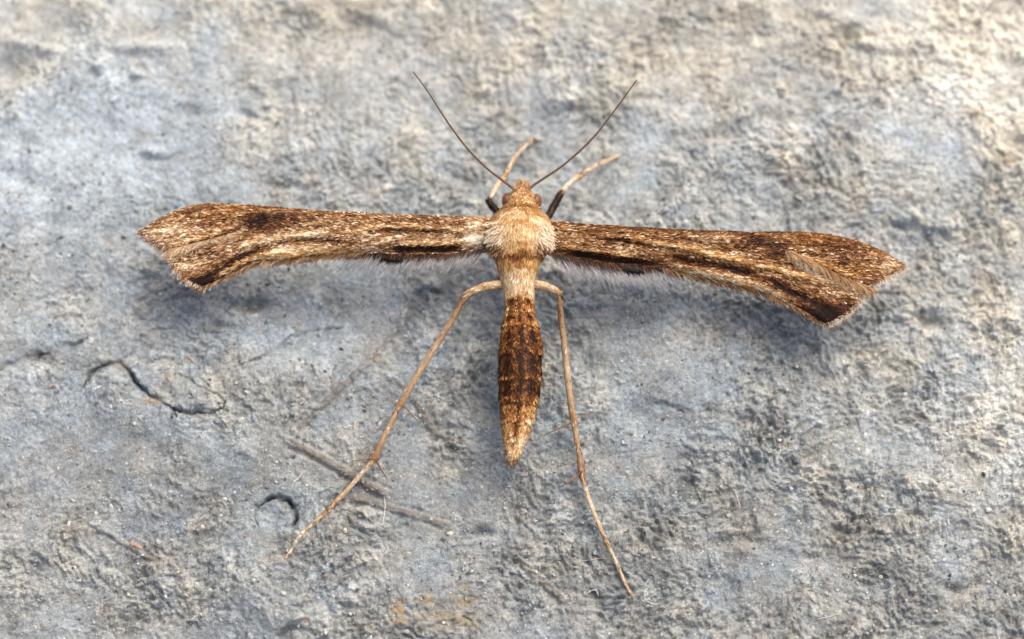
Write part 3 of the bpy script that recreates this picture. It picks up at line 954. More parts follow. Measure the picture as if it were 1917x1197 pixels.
    # hindwing tucked underneath: narrow blade with a long pale fringe
    if sg < 0:
        blade = [(925, 440), (860, 452), (760, 458), (680, 462), (660, 468), (690, 478), (760, 484), (850, 482), (905, 474), (925, 468)]
        fr = [(908, 470), (860, 478), (790, 482), (720, 481), (655, 474)]
        tuft = [(722, 482), (758, 485)]
    else:
        blade = [(1015, 440), (1080, 456), (1160, 470), (1230, 486), (1255, 498), (1220, 505), (1150, 503), (1080, 492), (1035, 482), (1015, 472)]
        fr = [(1034, 480), (1075, 490), (1130, 500), (1190, 503), (1250, 503)]
        tuft = [(1160, 503), (1196, 505)]
    bx = np.array(blade, float)
    bz = np.array([2.95] * len(blade)) - .1 * np.linspace(0, 1, len(blade)) * 0
    hb = resample(blade, 12.0)
    topv = over(hb[:, 0], hb[:, 1], 2.78)
    botv = topv - np.array([0, 0, .04])
    nh = len(hb)
    cen = over(bx[:, 0].mean(), bx[:, 1].mean(), 2.84)
    k = np.arange(nh); kk = (k + 1) % nh
    # spine strip of quads between the two long sides
    Vh = np.vstack([topv, botv])
    ft = delaunay_2d_cdt([Vector(p) for p in hb], [(q, (q + 1) % nh) for q in range(nh)], [list(range(nh))], 1, 1e-4)
    tr_ = np.array([list(f) for f in ft[2] if len(f) == 3])
    Vt = np.array([(v.x, v.y) for v in ft[0]])
    A_, B_, C_ = Vt[tr_[:, 0]], Vt[tr_[:, 1]], Vt[tr_[:, 2]]
    ar = (B_[:, 0] - A_[:, 0]) * (C_[:, 1] - A_[:, 1]) - (B_[:, 1] - A_[:, 1]) * (C_[:, 0] - A_[:, 0])
    tr_[ar > 0] = tr_[ar > 0][:, ::-1]
    sideq = np.stack([k, kk, kk + nh, k + nh], -1)
    if sg > 0:
        sideq = sideq[:, ::-1]
    hc = np.tile(lin((112, 92, 78)), (2 * nh, 1))
    hind = part('hindwing', Vh, [sideq, np.vstack([tr_, tr_[:, ::-1] + nh])], M_WING, cols=hc)
    H = []

    def plain_hair(line, n_, ddx, ddy, lpx, rad, c0, c1, z0, dz, spread):
        ex, ey, u = edge_samples(line, n_)
        an = RNG.normal(0, spread, n_)
        dx, dy = ddx * np.cos(an) - ddy * np.sin(an), ddx * np.sin(an) + ddy * np.cos(an)
        A = over(ex, ey - 5, z0)
        B = over(ex + dx * lpx, ey - 5 + dy * lpx, z0 - dz * lpx * PX)
        D = B - A
        return hairs(A, D, np.linalg.norm(D, axis=1), np.full(n_, rad), c0, c1, RNG.normal(0, .06, (n_, 3)))
    n_ = 620
    g_ = RNG.uniform(.7, 1.0, (n_, 1))
    lp = np.clip(RNG.normal(46 if sg < 0 else 58, 11, n_), 15, 85)
    H.append(plain_hair(fr, n_, sg * .62, .78, lp, .0088, lin((150, 140, 134)) * g_, lin((255, 254, 252)) * g_, 2.78, .10, .16))
    n_ = 260
    H.append(plain_hair(fr, n_, sg * .5, .86, RNG.normal(20, 5, n_).clip(8), .010, np.tile(lin((54, 38, 30)), (n_, 1)), np.tile(lin((120, 100, 90)), (n_, 1)), 2.82, .2, .15))
    n_ = 150
    H.append(plain_hair(tuft, n_, sg * .62, .78, RNG.normal(17, 4, n_).clip(8), .014, np.tile(lin((30, 20, 16)), (n_, 1)), np.tile(lin((44, 32, 28)), (n_, 1)), 2.86, .2, .15))
    V, F, C = join(H)
    part('wing_fringe', V, F, M_HAIR, parent=hind, cols=C, kind='stuff')

# ---- body: head, thorax and abdomen as one lofted skin
ROWS = [  # y, x left, x right, centre height, height/half-width ratio
    (343, 974, 982, 2.80, 1.0), (348, 969, 987, 2.80, 1.0), (356, 963, 991, 2.80, .95), (366, 954, 999, 2.80, .95), (376, 950, 1003, 2.82, .9), (386, 948, 1004, 2.84, .88),
    (393, 941, 1008, 2.86, .85), (400, 930, 1017, 2.86, .8), (410, 922, 1026, 2.86, .76), (426, 915, 1033, 2.86, .74), (444, 913, 1034, 2.84, .74), (460, 917, 1030, 2.80, .78),
    (476, 923, 1022, 2.74, .85), (490, 928, 1013, 2.68, .92), (505, 932, 1007, 2.62, .95), (526, 938, 1001, 2.55, .95), (550, 943, 1000, 2.48, .9), (570, 945.5, 1000, 2.42, .88),
    (585, 946, 1000, 2.38, .88), (600, 942, 1004, 2.34, .86), (612, 939.5, 1008, 2.30, .84), (628, 937, 1012, 2.26, .82), (645, 936, 1015, 2.22, .8), (662, 934, 1015, 2.18, .8),
    (684, 933, 1014, 2.14, .8), (704, 933, 1014, 2.08, .8), (723, 934, 1012, 2.03, .8), (740, 934, 1010, 1.98, .8), (757, 935.5, 1007, 1.94, .82), (790, 938, 999, 1.84, .85),
    (824, 942, 986, 1.74, .88), (849, 947, 975, 1.67, .9), (864, 951, 965, 1.62, .9), (871, 955, 961, 1.60, .9)]
RW = spline(ROWS, 5)
NS = 48
SEGB = [556, 584, 612, 664, 712, 754, 792, 826, 852]


def seg_bump(y):
    """abdominal rings: each overlaps the next one with a small step at its rear edge"""
    r = np.ones_like(y)
    for k in range(len(SEGB) - 1):
        a_, b_ = SEGB[k], SEGB[k + 1]
        u = (y - a_) / (b_ - a_)
        m = (u >= 0) & (u < 1)
        r = np.where(m, .965 + .065 * np.clip(u, 0, 1) ** 1.2, r)
    return r


def body_pt(y, th, grow=0.0):
    """point on the body skin at photo row y and angle th (0 = top, + = towards larger x)"""
    yr = RW[:, 0]
    xl = np.interp(y, yr, RW[:, 1]); xr = np.interp(y, yr, RW[:, 2]); zc = np.interp(y, yr, RW[:, 3]); ra = np.interp(y, yr, RW[:, 4])
    c = over((xl + xr) / 2, y, zc)
    e = over(xr, y, zc)
    hw = np.linalg.norm(e - c, axis=-1) * seg_bump(y)
    hz = hw * ra
    p = c.copy()
    p[..., 0] += np.sin(th) * (hw + grow)
    p[..., 2] += np.cos(th) * (hz + grow)
    return p


yy = np.concatenate([np.linspace(343, 560, 70), np.linspace(562, 871, 110)])
th = np.linspace(0, 2 * math.pi, NS, endpoint=False)
YY, TH = np.meshgrid(yy, th, indexing='ij')
lump = .02 * perlin(TH * 6 / 6.283 * 3, YY / 12, 71) * 1.0
BV = body_pt(YY.ravel(), TH.ravel(), lump.ravel())


def body_color(y, th):
    """pigment by position: returns lightness and orange shares"""
    x = np.sin(th)                                    # -1 left flank .. 1 right flank
    sg_ = np.zeros_like(y)
    for a_, b_ in zip(SEGB[:-1], SEGB[1:]):
        u_ = (y - a_) / (b_ - a_)
        sg_ = np.where((u_ >= 0) & (u_ < 1), u_, sg_)
    ringm = .45 + .9 * np.exp(-((sg_ - .35) / .33) ** 2)
    x = x + .10 * perlin(y / 9, x * 2 + 3, 74)
    L = np.interp(y, [340, 360, 385, 392, 400, 440, 470, 482, 500, 530, 552, 562, 600, 622, 650, 700, 742, 762, 800, 830, 872],
                  [.70, .70, .74, .56, .76, .77, .70, .52, .74, .84, .82,   .47, .45, .36, .24, .22, .26, .42, .58, .70, .82])
    O = np.interp(y, [340, 390, 400, 470, 490, 540, 560, 620, 700, 760, 870], [.5, .75, .62, .62, .75, .25, .85, .85, .75, .75, .55])
    # dark brown V behind the thorax and the dark line down the back
    L = L - .30 * np.exp(-((y - 486) / 14) ** 2) * np.exp(-(x / .42) ** 2)
    L = L - np.where((y > 530) & (y < 830), .36, 0) * np.exp(-(x / .13) ** 2) * np.clip((y - 530) / 30, 0, 1) * ringm
    L = L - np.where((y > 545) & (y < 760), .22, 0) * np.exp(-((np.abs(x) - .55) / .16) ** 2) * ringm ** 2
    # black blotches on the flanks of the widest rings
    for (yc, ry_) in ((668, 14), (700, 10), (735, 14)):
        L = L - .28 * np.exp(-((y - yc) / ry_) ** 2) * np.clip(np.abs(x) * 1.6 - .5, 0, 1)
    # pale tips at the rear edge of each ring and on the flanks
    for b_ in SEGB[1:]:
        L = L + .16 * np.exp(-((y - b_ + 3) / 5.0) ** 2) * np.clip(np.abs(x + .1) * 1.7 - .35, 0, 1)
    L = L + np.where(y > 760, .16, 0) * np.clip(x, 0, 1)
    L = L + np.where((y > 560) & (y < 770), .16, 0) * np.exp(-((np.abs(x) - .82) / .10) ** 2) * (.8 + .4 * np.cos((y - 560) / 7.6))
    L = L + .20 * perlin(x * 3.0 + 40, y / 9, 73) + np.where(y > 556, .10, 0) * np.exp(-((sg_ - .97) / .06) ** 2)
    # pale shoulder covers beside the wing bases
    for xc in (-.72, .72):
        e = np.exp(-((x - xc) / .26) ** 2 - ((y - 448) / 22) ** 2)
        L = L + .22 * e; O = O - .5 * e
    L = L - .2 * np.exp(-((y - 472) / 9) ** 2) * np.clip(np.abs(x) * 2 - .9, 0, 1)
    return L, O


Lb, Ob = body_color(YY.ravel(), TH.ravel())
BC = palette(Lb - .05 + .08 * perlin(TH.ravel() * 9, YY.ravel() / 6, 72), Ob)
ii, jj = np.meshgrid(np.arange(len(yy) - 1), np.arange(NS), indexing='ij')
a = ii * NS + jj; b = ii * NS + (jj + 1) % NS
BF = np.stack([a, b, b + NS, a + NS], -1).reshape(-1, 4)
nb_ = len(BV)
BV = np.vstack([BV, over(978, 341.5, 2.8), over(955.5, 873, 1.6)])
BC = np.vstack([BC, BC[:1], BC[-1:]])
k = np.arange(NS); kk = (k + 1) % NS
capA = np.stack([kk, k, np.full(NS, nb_)], -1)
oo = (len(yy) - 1) * NS
capB = np.stack([oo + k, oo + kk, np.full(NS, nb_ + 1)], -1)
# outward faces: rows run from head to tail, angle from top to larger x
body = part('body', BV, [BF, np.vstack([capA, capB])], M_BODY, cols=BC)


def body_normal(y, th):
    e = .8
    a_ = body_pt(y + e, th) - body_pt(y - e, th)
    b_ = body_pt(y, th + .03) - body_pt(y, th - .03)
    n = np.cross(a_, b_); n /= np.linalg.norm(n, axis=-1)[..., None] + 1e-12
    c = body_pt(y, th) - body_pt(y, th + math.pi)
    return n * np.sign(np.sum(n * c, -1))[..., None]


# scales and hair-scales of the body
def body_scales(n, y0, y1, th0, ln, wd, lf, side, noise_amp, tone_shift=0.0):
    y = RNG.uniform(y0, y1, n); t = RNG.uniform(-th0, th0, n)
    y = np.sort(y)[::-1]
    L, O = body_color(y, t)
    L = L + tone_shift + RNG.normal(0, noise_amp, n) + .14 * perlin(t * 5, y / 7, 81)
    C = palette(L, O + RNG.normal(0, .12, n)) * (1 + RNG.normal(0, .07, (n, 1)))
    nr = body_normal(y, t)
    dn = body_pt(y + 2, t) - body_pt(y, t)
    dn /= np.linalg.norm(dn, axis=1)[:, None]
    sd_ = np.zeros((n, 3)); sd_[:, 0] = np.sin(t) * side + RNG.normal(0, .22, n); sd_[:, 2] = -np.abs(np.sin(t)) * side * .4
    return scales(body_pt(y, t, -.005), dn + sd_, nr, np.clip(RNG.normal(ln, ln * .22, n), ln * .4, ln * 1.7), np.clip(RNG.normal(wd, wd * .2, n), wd * .5, wd * 1.6),
                  np.abs(RNG.normal(lf, lf * .6, n)) + .006, np.clip(C, 0, 1))


V, F, C = join([
    body_scales(1400, 350, 394, 1.6, .12, .032, .016, .2, .11),
    body_scales(6500, 394, 478, 1.7, .20, .030, .010, .5, .085),
    body_scales(3000, 470, 552, 1.7, .20, .034, .012, .1, .08),
    body_scales(8500, 550, 866, 1.9, .12, .046, .015, .05, .14)])
part('body_scales', V, F, M_SCALE, parent=body, cols=C, kind='stuff', smooth=False)

# longer hair-scales: shoulder tufts running on to the wing bases, collar, ring edges
H = []
n_ = 300
for xs, y_mid in ((-1, 448), (1, 450)):
    y = RNG.normal(y_mid, 13, n_).clip(420, 476); t = xs * RNG.uniform(.55, 1.25, n_)
    A = body_pt(y, t, .01)
    D = np.stack([xs * RNG.normal(.48, .22, n_), -RNG.normal(.62, .2, n_), RNG.normal(-.12, .08, n_)], -1)
    nr = body_normal(y, t) * .6 + np.array([0, 0, .7]) + RNG.normal(0, .12, (n_, 3))
    nr /= np.linalg.norm(nr, axis=1)[:, None]
    lt = RNG.normal(.86, .10, n_).clip(.5, 1)
    lt = np.where(y > 462, lt - .35, lt)
    c0 = palette(lt - .15, np.full(n_, .35)); c1 = palette(lt + .05, np.full(n_, .15))
    H.append(scales(A, D, nr, RNG.normal(.24, .06, n_).clip(.12), RNG.normal(.032, .007, n_).clip(.02), np.abs(RNG.normal(.012, .01, n_)), c0, c1))
n_ = 260
y = RNG.normal(391, 2.2, n_); t = RNG.uniform(-1.5, 1.5, n_)
A = body_pt(y, t, .0)
D = np.stack([np.sin(t) * .9 + RNG.normal(0, .2, n_), RNG.normal(-.25, .25, n_), np.cos(t) * .55], -1)
lt = RNG.normal(.62, .10, n_)
H.append(hairs(A, D, RNG.normal(.13, .03, n_).clip(.06), np.full(n_, .014), palette(lt - .2, np.full(n_, .9)), palette(lt + .1, np.full(n_, .8))))
n_ = 150
y = RNG.uniform(344, 360, n_); t = RNG.uniform(-1.6, 1.6, n_)
A = body_pt(y, t, -.01)
D = np.stack([np.sin(t) * .35 + RNG.normal(0, .12, n_), RNG.normal(.9, .15, n_), .25 * np.cos(t)], -1)
lt = RNG.normal(.66, .12, n_)
H.append(hairs(A, D, RNG.normal(.16, .04, n_).clip(.06), np.full(n_, .016), palette(lt - .15, np.full(n_, .5)), palette(lt + .08, np.full(n_, .4))))
for b_ in SEGB[2:]:
    n_ = 46
    y = RNG.normal(b_ - 4, 2.5, n_); t = RNG.choice([-1, 1], n_) * RNG.uniform(.9, 1.7, n_)
    A = body_pt(y, t, -.01)
    D = np.stack([np.sin(t) * .22, -np.ones(n_), np.cos(t) * .15], -1) + RNG.normal(0, .12, (n_, 3))
    lt = np.where(t > 0, .82, .62) + RNG.normal(0, .12, n_)
    H.append(hairs(A, D, RNG.normal(.09, .03, n_).clip(.04), np.full(n_, .018), palette(lt - .2, np.full(n_, .5)), palette(lt, np.full(n_, .4))))
n_ = 160
y = RNG.uniform(852, 868, n_); t = RNG.uniform(-1.7, 1.7, n_)
A = body_pt(y, t, -.01)
D = np.stack([np.sin(t) * .12 - .08, -np.ones(n_), np.cos(t) * .1], -1) + RNG.normal(0, .08, (n_, 3))
lt = RNG.normal(.76, .12, n_)
H.append(hairs(A, D, RNG.normal(.16, .04, n_).clip(.05), np.full(n_, .018), palette(lt - .2, np.full(n_, .6)), palette(lt + .05, np.full(n_, .4))))
V, F, C = join(H)
part('hair_tufts', V, F, M_HAIR, parent=body, cols=C, kind='stuff')

# ---- eyes: domed, set into the sides of the head
for ex, ey, sx_ in ((949.5, 376, -1), (1004, 378, 1)):
    c = over(ex, ey, 2.74)
    u = np.linspace(0, math.pi, 13); v = np.linspace(0, 2 * math.pi, 24, endpoint=False)
    U, Vv = np.meshgrid(u, v, indexing='ij')
    r3 = np.array([.17, .25, .24])
    sp = np.stack([np.cos(U) * sx_, np.sin(U) * np.cos(Vv), np.sin(U) * np.sin(Vv)], -1)
    fac = 1 + .02 * np.sin(U * 22) * np.sin(Vv * 16)
    EV = c + sp.reshape(-1, 3) * r3 * fac.reshape(-1, 1)
    ii, jj = np.meshgrid(np.arange(12), np.arange(24), indexing='ij')
    a = ii * 24 + jj; b = ii * 24 + (jj + 1) % 24
    FQe = np.stack([a, b, b + 24, a + 24], -1).reshape(-1, 4)
    if sx_ < 0:
        FQe = FQe[:, ::-1]
    cc = lin((122, 76, 48)) * (1 + .25 * perlin(U.ravel() * 3, Vv.ravel() * 3, 91))[:, None]
    part('eye', EV, FQe, M_EYE, cols=cc)

# ---- antennae: threads of many short rings
ANT = [
    [(962, 354, 3.05), (950, 345, 3.15), (937, 335, 3.22), (911, 314.7, 3.4), (874.7, 278, 3.65), (843.6, 237, 3.9), (823, 206, 4.1), (799.6, 169.6, 4.3), (773.7, 134.6, 4.45)],
    [(989, 355, 3.05), (1003, 344, 3.15), (1020, 333, 3.22), (1051, 312, 3.4), (1084.6, 283.6, 3.6), (1115.6, 252.5, 3.85), (1141.6, 219, 4.05), (1167, 185, 4.25), (1192, 150, 4.4)]]
for pts in ANT:
    Q = spline(pts, 26)
    P = over(Q[:, 0], Q[:, 1], Q[:, 2])
    n_ = len(P)
    s_ = np.linspace(0, 1, n_)
    ring = 1 + .14 * np.cos(np.arange(n_) * 2 * math.pi / 4.0)
    R = np.interp(s_, [0, .02, .05, .4, 1], [.055, .060, .043, .036, .018]) * ring
    V, F = tube(P, R, 8)
    t_ = np.interp(s_, [0, .05, .5, 1], [.62, .36, .34, .26]) + .16 * np.cos(np.arange(n_) * 2 * math.pi / 4.0 + .8)
    cv = np.repeat(leg_palette(t_, np.full(n_, .15)), 8, axis=0)
    cv = np.vstack([cv, cv[:1], cv[-1:]])
    part('antenna', V, F, M_LEG, cols=cv)


# ---- legs
def foot(px, py, r):
    z = 0.0
    g = ground(px, py)
    return g[2] + r * .6


def leg(rows, spurs):
    """rows: px, py, height, radius mm, lightness, orange; the last row stands on the stone"""
    rows = [list(r) for r in rows]
    for r in rows:
        if r[4] > .25:
            r[4] += .13; r[5] *= .6
    rows[-1][2] = foot(rows[-1][0], rows[-1][1], rows[-1][3]) / LOW
    Q = spline(rows, 10)
    P = over(Q[:, 0], Q[:, 1], Q[:, 2])
    n_ = len(P)
    # never let the shank sink into the stone
    gz = relief(P[:, 0], P[:, 1])
    P[:, 2] = np.maximum(P[:, 2], gz + Q[:, 3] * .6)
    R = 1.28 * np.clip(Q[:, 3], .012, None) * (1 + .06 * perlin(np.arange(n_) / 2.3, np.zeros(n_) + .5, 95))
    V, F = tube(P, R, 12)
    t_ = Q[:, 4]
    cv = leg_palette(np.repeat(t_, 12) + .10 * perlin(np.tile(np.arange(12), n_) / 2.0, np.repeat(np.arange(n_), 12) / 3.0, 96), np.repeat(Q[:, 5], 12))
    cv = np.vstack([cv, cv[:1], cv[-1:]])
    lg = part('leg', V, F, M_LEG, cols=cv)
    # short flat-lying scales give the shanks their chaffy edge
    m_ = 700
    k = RNG.integers(1, n_ - 1, m_)
    an = RNG.uniform(0, 2 * math.pi, m_)
    T = np.gradient(P, axis=0); T /= np.linalg.norm(T, axis=1)[:, None]
    Aax = np.cross(T, np.array([0, 0, 1.0])); Aax /= np.linalg.norm(Aax, axis=1)[:, None] + 1e-9
    Bax = np.cross(Aax, T)
    nr = np.cos(an)[:, None] * Aax[k] + np.sin(an)[:, None] * Bax[k]
    tt = Q[k, 4] + RNG.normal(0, .18, m_)
    sv_, sf_, sc_ = scales(P[k] + nr * (R[k] * .97)[:, None], T[k], nr, RNG.normal(.12, .025, m_).clip(.05), np.minimum(.04, R[k] * .9), np.abs(RNG.normal(.011, .008, m_)) + .002, np.clip(leg_palette(tt, Q[k, 5]), 0, 1))
    part('leg_scales', sv_, sf_, M_SCALE, parent=lg, cols=sc_, kind='stuff', smooth=False)
    for (x0, y0, x1, y1, dz, r_) in spurs:
        kk_ = int(np.argmin(np.hypot(Q[:, 0] - x0, Q[:, 1] - y0)))
        A = P[kk_]
        q = np.linspace(0, 1, 9)
        B = at(x1, y1, A[2] + dz * LOW)
        g_ = float(relief(np.array([B[0]]), np.array([B[1]]))[0])
        if B[2] < g_ + .02:
            B = at(x1, y1, g_ + .02)
        mid = (A + B) / 2 + np.array([0, 0, .03])
        PP = A[None] * ((1 - q) ** 2)[:, None] + mid[None] * (2 * q * (1 - q))[:, None] + B[None] * (q ** 2)[:, None]
        V, F = tube(PP, r_ * np.interp(q, [0, .3, 1], [1.1, .9, .35]), 7)
        cv = np.tile(leg_palette(np.array([.50]), np.array([.5])), (len(V), 1))
        part('spur', V, F, M_LEG, parent=lg, cols=cv)
    return lg


# hind legs: thick short femur, knee, long shank with two pairs of spurs, jointed foot
leg([(955, 531, 2.30, .12, .60, .55), (940, 533, 2.42, .118, .60, .55), (910, 537, 2.58, .112, .56, .6), (885, 546, 2.64, .098, .52, .6), (876, 551, 2.64, .088, .56, .6), (871, 556, 2.60, .080, .42, .5),
     (862, 572, 2.50, .068, .36, .35), (840, 610, 2.32, .074, .46, .3), (800, 673, 2.02, .078, .54, .35), (765, 730, 1.72, .082, .52, .4), (752, 753, 1.60, .094, .44, .5), (744, 768, 1.52, .074, .50, .4),
     (722, 812, 1.28, .066, .55, .45), (708, 842, 1.10, .082, .42, .6), (701, 857, 1.00, .116, .36, .7), (694, 868, .94, .070, .60, .4), (680, 884, .86, .058, .68, .3), (650, 918, .66, .058, .62, .35), (624, 946, .50, .056, .52, .45), (606, 966, .40, .060, .40, .5),
     (598, 975, .36, .044, .62, .4), (575, 995, .26, .042, .66, .35), (560, 1012, .18, .040, .80, .25), (548, 1030, .10, .036, .78, .3), (534, 1046, .03, .026, .66, .4)],
    [(754, 756, 787, 794, -.25, .030), (748, 764, 728, 749, -.10, .024), (701, 858, 664, 863, -.10, .034), (703, 858, 725, 898, -.35, .036)])
leg([(990, 531, 2.30, .12, .62, .6), (1003, 533, 2.40, .118, .62, .6), (1022, 537, 2.50, .108, .66, .55), (1040, 545, 2.55, .092, .56, .6), (1047, 551, 2.54, .082, .40, .4), (1048, 560, 2.48, .072, .30, .3),
     (1051, 600, 2.26, .070, .38, .3), (1057, 650, 2.00, .076, .52, .35), (1063, 710, 1.70, .080, .58, .4), (1070, 765, 1.42, .078, .48, .5), (1074, 786, 1.32, .086, .42, .5), (1077, 805, 1.22, .068, .54, .4), (1084, 850, 1.00, .066, .48, .55), (1088, 878, .88, .086, .36, .6), (1091, 896, .80, .076, .42, .6), (1094, 908, .74, .054, .66, .4),
     (1106, 946, .56, .054, .72, .35), (1122, 986, .40, .052, .62, .45), (1134, 1013, .30, .054, .46, .5), (1139, 1023, .27, .042, .66, .4), (1152, 1050, .18, .042, .74, .35), (1166, 1082, .10, .038, .66, .4), (1177, 1106, .06, .034, .60, .45), (1184, 1121, .03, .028, .40, .4)],
    [(1073, 790, 1019, 815, -.15, .028), (1075, 784, 1104, 776, -.25, .020), (1090, 888, 1051, 911, -.20, .034)])
# fore legs: dark femur, pale shank and foot
leg([(945, 418, 2.05, .085, .10, .1), (930, 396, 1.95, .090, .06, .05), (922, 386, 1.92, .085, .06, .05), (917, 379, 1.90, .070, .14, .1), (917, 373, 1.82, .050, .66, .2), (925, 358, 1.62, .062, .72, .2), (935, 342, 1.40, .070, .66, .25),
     (944, 330, 1.22, .072, .46, .35), (950, 320, 1.08, .056, .58, .25), (963, 297, .70, .052, .62, .2), (981, 276, .36, .044, .60, .25), (990, 267, .22, .040, .54, .3), (999, 261, .10, .034, .58, .3), (1005, 263, .04, .026, .50, .3)],
    [(944, 330, 952, 316, -.1, .02)])
leg([(1012, 428, 2.05, .085, .10, .1), (1027, 404, 1.95, .096, .06, .05), (1038, 384, 1.85, .092, .05, .05), (1048, 366, 1.76, .082, .10, .1), (1051, 361, 1.70, .056, .68, .2), (1062, 348, 1.50, .062, .80, .15), (1075, 336, 1.30, .070, .66, .25),
     (1084, 331, 1.16, .076, .44, .4), (1090, 327, 1.06, .056, .60, .25), (1101, 319, .86, .048, .70, .2), (1116, 311, .62, .044, .66, .25), (1135, 302, .34, .040, .66, .25), (1148, 296, .16, .034, .64, .3), (1158, 292, .04, .026, .60, .3)],
    [(1084, 331, 1078, 322, -.05, .02)])

# ------------------------------------------------------------------ small things lying on the slab
def fibre(name, pts, r, col, label, cat, group, lift=.03):
    pts = [(x, y, 0.0) for x, y in pts]
    Q = spline(pts, 7) if len(pts) > 2 else np.array([np.array(pts[0]) * (1 - t) + np.array(pts[1]) * t for t in np.linspace(0, 1, 10)])
    P = grounds(Q[:, 0], Q[:, 1])
    k = np.ones(5) / 5
    zz = np.convolve(np.pad(P[:, 2], 2, mode='edge'), k, mode='valid')
    P[:, 2] = np.maximum(zz, P[:, 2]) + r * .7
    s_ = np.linspace(0, 1, len(P))
    V, F = tube(P, r * np.interp(s_, [0, .15, .85, 1], [.5, 1, 1, .4]), 7)
    cv = np.tile(lin(col), (len(V), 1)) * (1 + .15 * perlin(np.arange(len(V)) / 9.0, np.zeros(len(V)), 97))[:, None]
    o = build(name, V, F, M_BIT, origin=P.mean(0), cols=cv)
    return tag(o, label, cat, group)


FIB = 'pale hair-like fibres on the stone'
WH = (214, 210, 204)
fibre('fibre', [(546, 914), (550, 903), (558, 897), (565, 886)], .026, WH, 'white kinked fibre above the dark rimmed pit', 'fibre', FIB)
fibre('fibre', [(716, 985), (719, 965), (721, 948), (719, 930)], .016, WH, 'thin straight white fibre under the lower spur of the hind leg', 'fibre', FIB)
fibre('fibre', [(1214, 1100), (1206, 1112), (1209, 1124), (1222, 1131), (1236, 1132)], .020, WH, 'white hooked fibre just beyond the hind foot tip', 'fibre', FIB)
fibre('fibre', [(1216, 1100), (1208, 1096), (1214, 1086)], .018, WH, 'tiny white curl touching the hooked fibre by the hind foot', 'fibre', FIB)
fibre('fibre', [(1098, 1112), (1108, 1106), (1116, 1106), (1121, 1118)], .022, WH, 'small white arched fibre on the inner side of the hind foot', 'fibre', FIB)
fibre('fibre', [(1008, 1054), (1011, 1062), (1009, 1072)], .022, WH, 'short white fibre beside the end of the embedded brown stalk', 'fibre', FIB)
fibre('fibre', [(1435, 690), (1450, 687), (1466, 689)], .016, WH, 'fine pale fibre lying level below the dark wing lobe', 'fibre', FIB)
fibre('fibre', [(1376, 918), (1380, 932), (1386, 950)], .016, WH, 'fine pale fibre standing over a small buff lump', 'fibre', FIB)
fibre('fibre', [(1528, 1160), (1550, 1156), (1572, 1149)], .022, (206, 198, 184), 'cream fibre lying alone at the slab edge', 'fibre', FIB)
fibre('fibre', [(594, 1098), (612, 1094), (632, 1086), (652, 1076)], .016, (196, 188, 174), 'long thin buff fibre near the orange grains', 'fibre', FIB)
fibre('fibre', [(1074, 1052), (1092, 1051), (1110, 1048), (1128, 1046)], .014, (198, 190, 178), 'faint buff fibre lying against the hind foot joint', 'fibre', FIB)
fibre('fibre', [(1508, 420), (1507, 408), (1508, 396)], .013, (200, 206, 216), 'fine bluish fibre behind the front edge of the brighter wing', 'fibre', FIB)
fibre('fibre', [(1268, 1022), (1262, 1030), (1266, 1038)], .018, WH, 'minute white fibre on bare grey stone beyond the hind foot', 'fibre', FIB)

FLK = 'orange plant slivers on the stone'


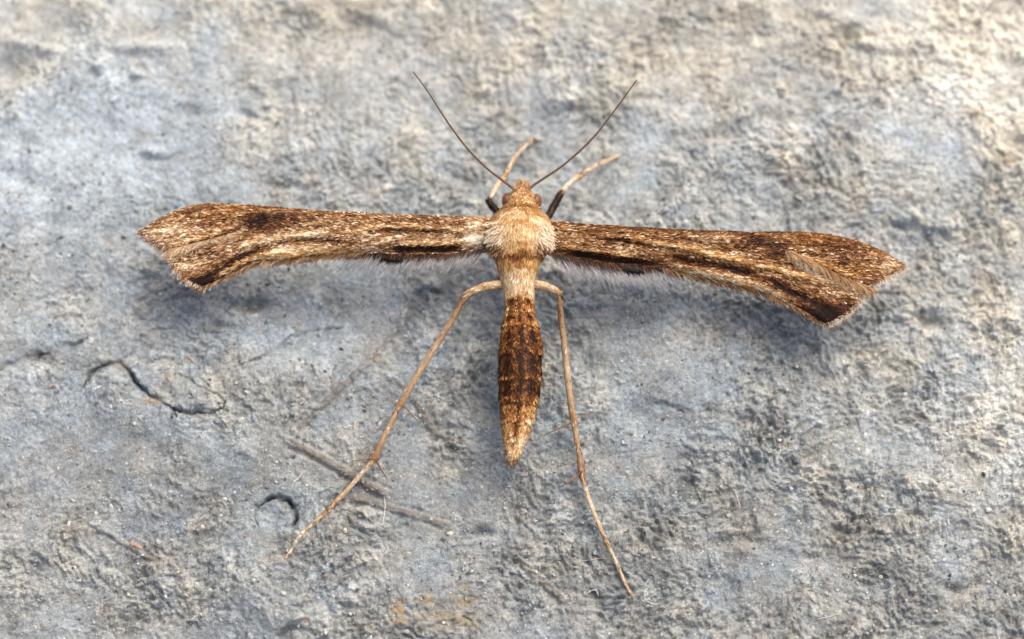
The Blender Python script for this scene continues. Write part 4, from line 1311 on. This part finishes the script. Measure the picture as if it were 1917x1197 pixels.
def sliver(pts, w_, col, label, group=FLK, name='plant_sliver', cat='sliver'):
    """flat chip of plant: a wide low box bent over the stone"""
    Q = np.array([np.array(pts[0]) * (1 - t) + np.array(pts[1]) * t for t in np.linspace(0, 1, 8)]) if len(pts) == 2 else spline(pts, 5)
    P = grounds(Q[:, 0], Q[:, 1])
    P[:, 2] = P[:, 2].mean() * .4 + P[:, 2] * .6 + .03
    s_ = np.linspace(0, 1, len(P))
    V, F = tube(P, w_ * np.interp(s_, [0, .2, .7, 1], [.55, 1, .85, .4]) * (1 + .15 * perlin(s_ * 7, s_ * 0 + len(label), 98)), 8, flat=.4)
    cv = np.tile(lin(col), (len(V), 1)) * (1 + .25 * perlin(np.arange(len(V)) / 5.0, np.zeros(len(V)), 99))[:, None]
    return tag(build(name, V, F, M_BIT, origin=P.mean(0), cols=cv), label, cat, group)


sliver([(243, 1018), (255, 1021), (266, 1029)], .075, (186, 152, 130), 'broad orange plant sliver on the dark stalk imprint')
sliver([(350, 666), (358, 673), (367, 682)], .032, (200, 172, 150), 'slim pinkish sliver above the winding crack')
sliver([(318, 700), (314, 708), (322, 718)], .034, (182, 152, 122), 'bent tan sliver inside the crack loop')
sliver([(91, 727), (98, 722), (104, 720)], .036, (190, 162, 140), 'stubby tan sliver left of the crack loop')
sliver([(665, 789), (664, 796), (663, 803)], .034, (222, 196, 176), 'short pale pink sliver standing beside the hind shank')
sliver([(706, 664), (700, 672), (706, 680)], .05, (160, 134, 108), 'rusty sliver at the bend of the long stalk imprint')


def grain(px, py, r, col, label, cat='grain', group='loose grains on the stone'):
    g = ground(px, py)
    sv2 = ico_v * np.random.default_rng(int(px * 7 + py)).uniform(.75, 1.2, (12, 1)) * np.array([1.2, .95, .75]) * r + g + np.array([0, 0, r * .35])
    cv = np.tile(lin(col), (12, 1))
    return tag(build('grain', sv2, ico_f, M_BIT, origin=g, cols=cv, smooth=False), label, cat, group)


grain(842, 1000, .095, (222, 214, 196), 'largest cream grain near the end of the embedded stalk')
grain(531, 1111, .075, (226, 216, 198), 'cream grain lying alone below the foot')
grain(608, 1079, .06, (168, 128, 92), 'orange brown grain beside the long buff fibre')
grain(572, 1165, .05, (176, 126, 96), 'small orange grain near the bottom slab ridge')
grain(459, 1005, .05, (172, 138, 108), 'rust coloured grain beside the dark rimmed pit')
grain(1850, 955, .085, (240, 240, 238), 'bright white crystal grain on the pale slab side')
grain(1626, 918, .06, (214, 190, 150), 'honey coloured grain in a dark hollow')
grain(1297, 778, .04, (196, 146, 116), 'tiny orange speck on the bluish stone')
grain(1265, 216, .05, (210, 150, 84), 'ochre grain on stone beyond the antenna tip')
grain(1888, 302, .08, (202, 164, 124), 'tan grain on the brightest stone')
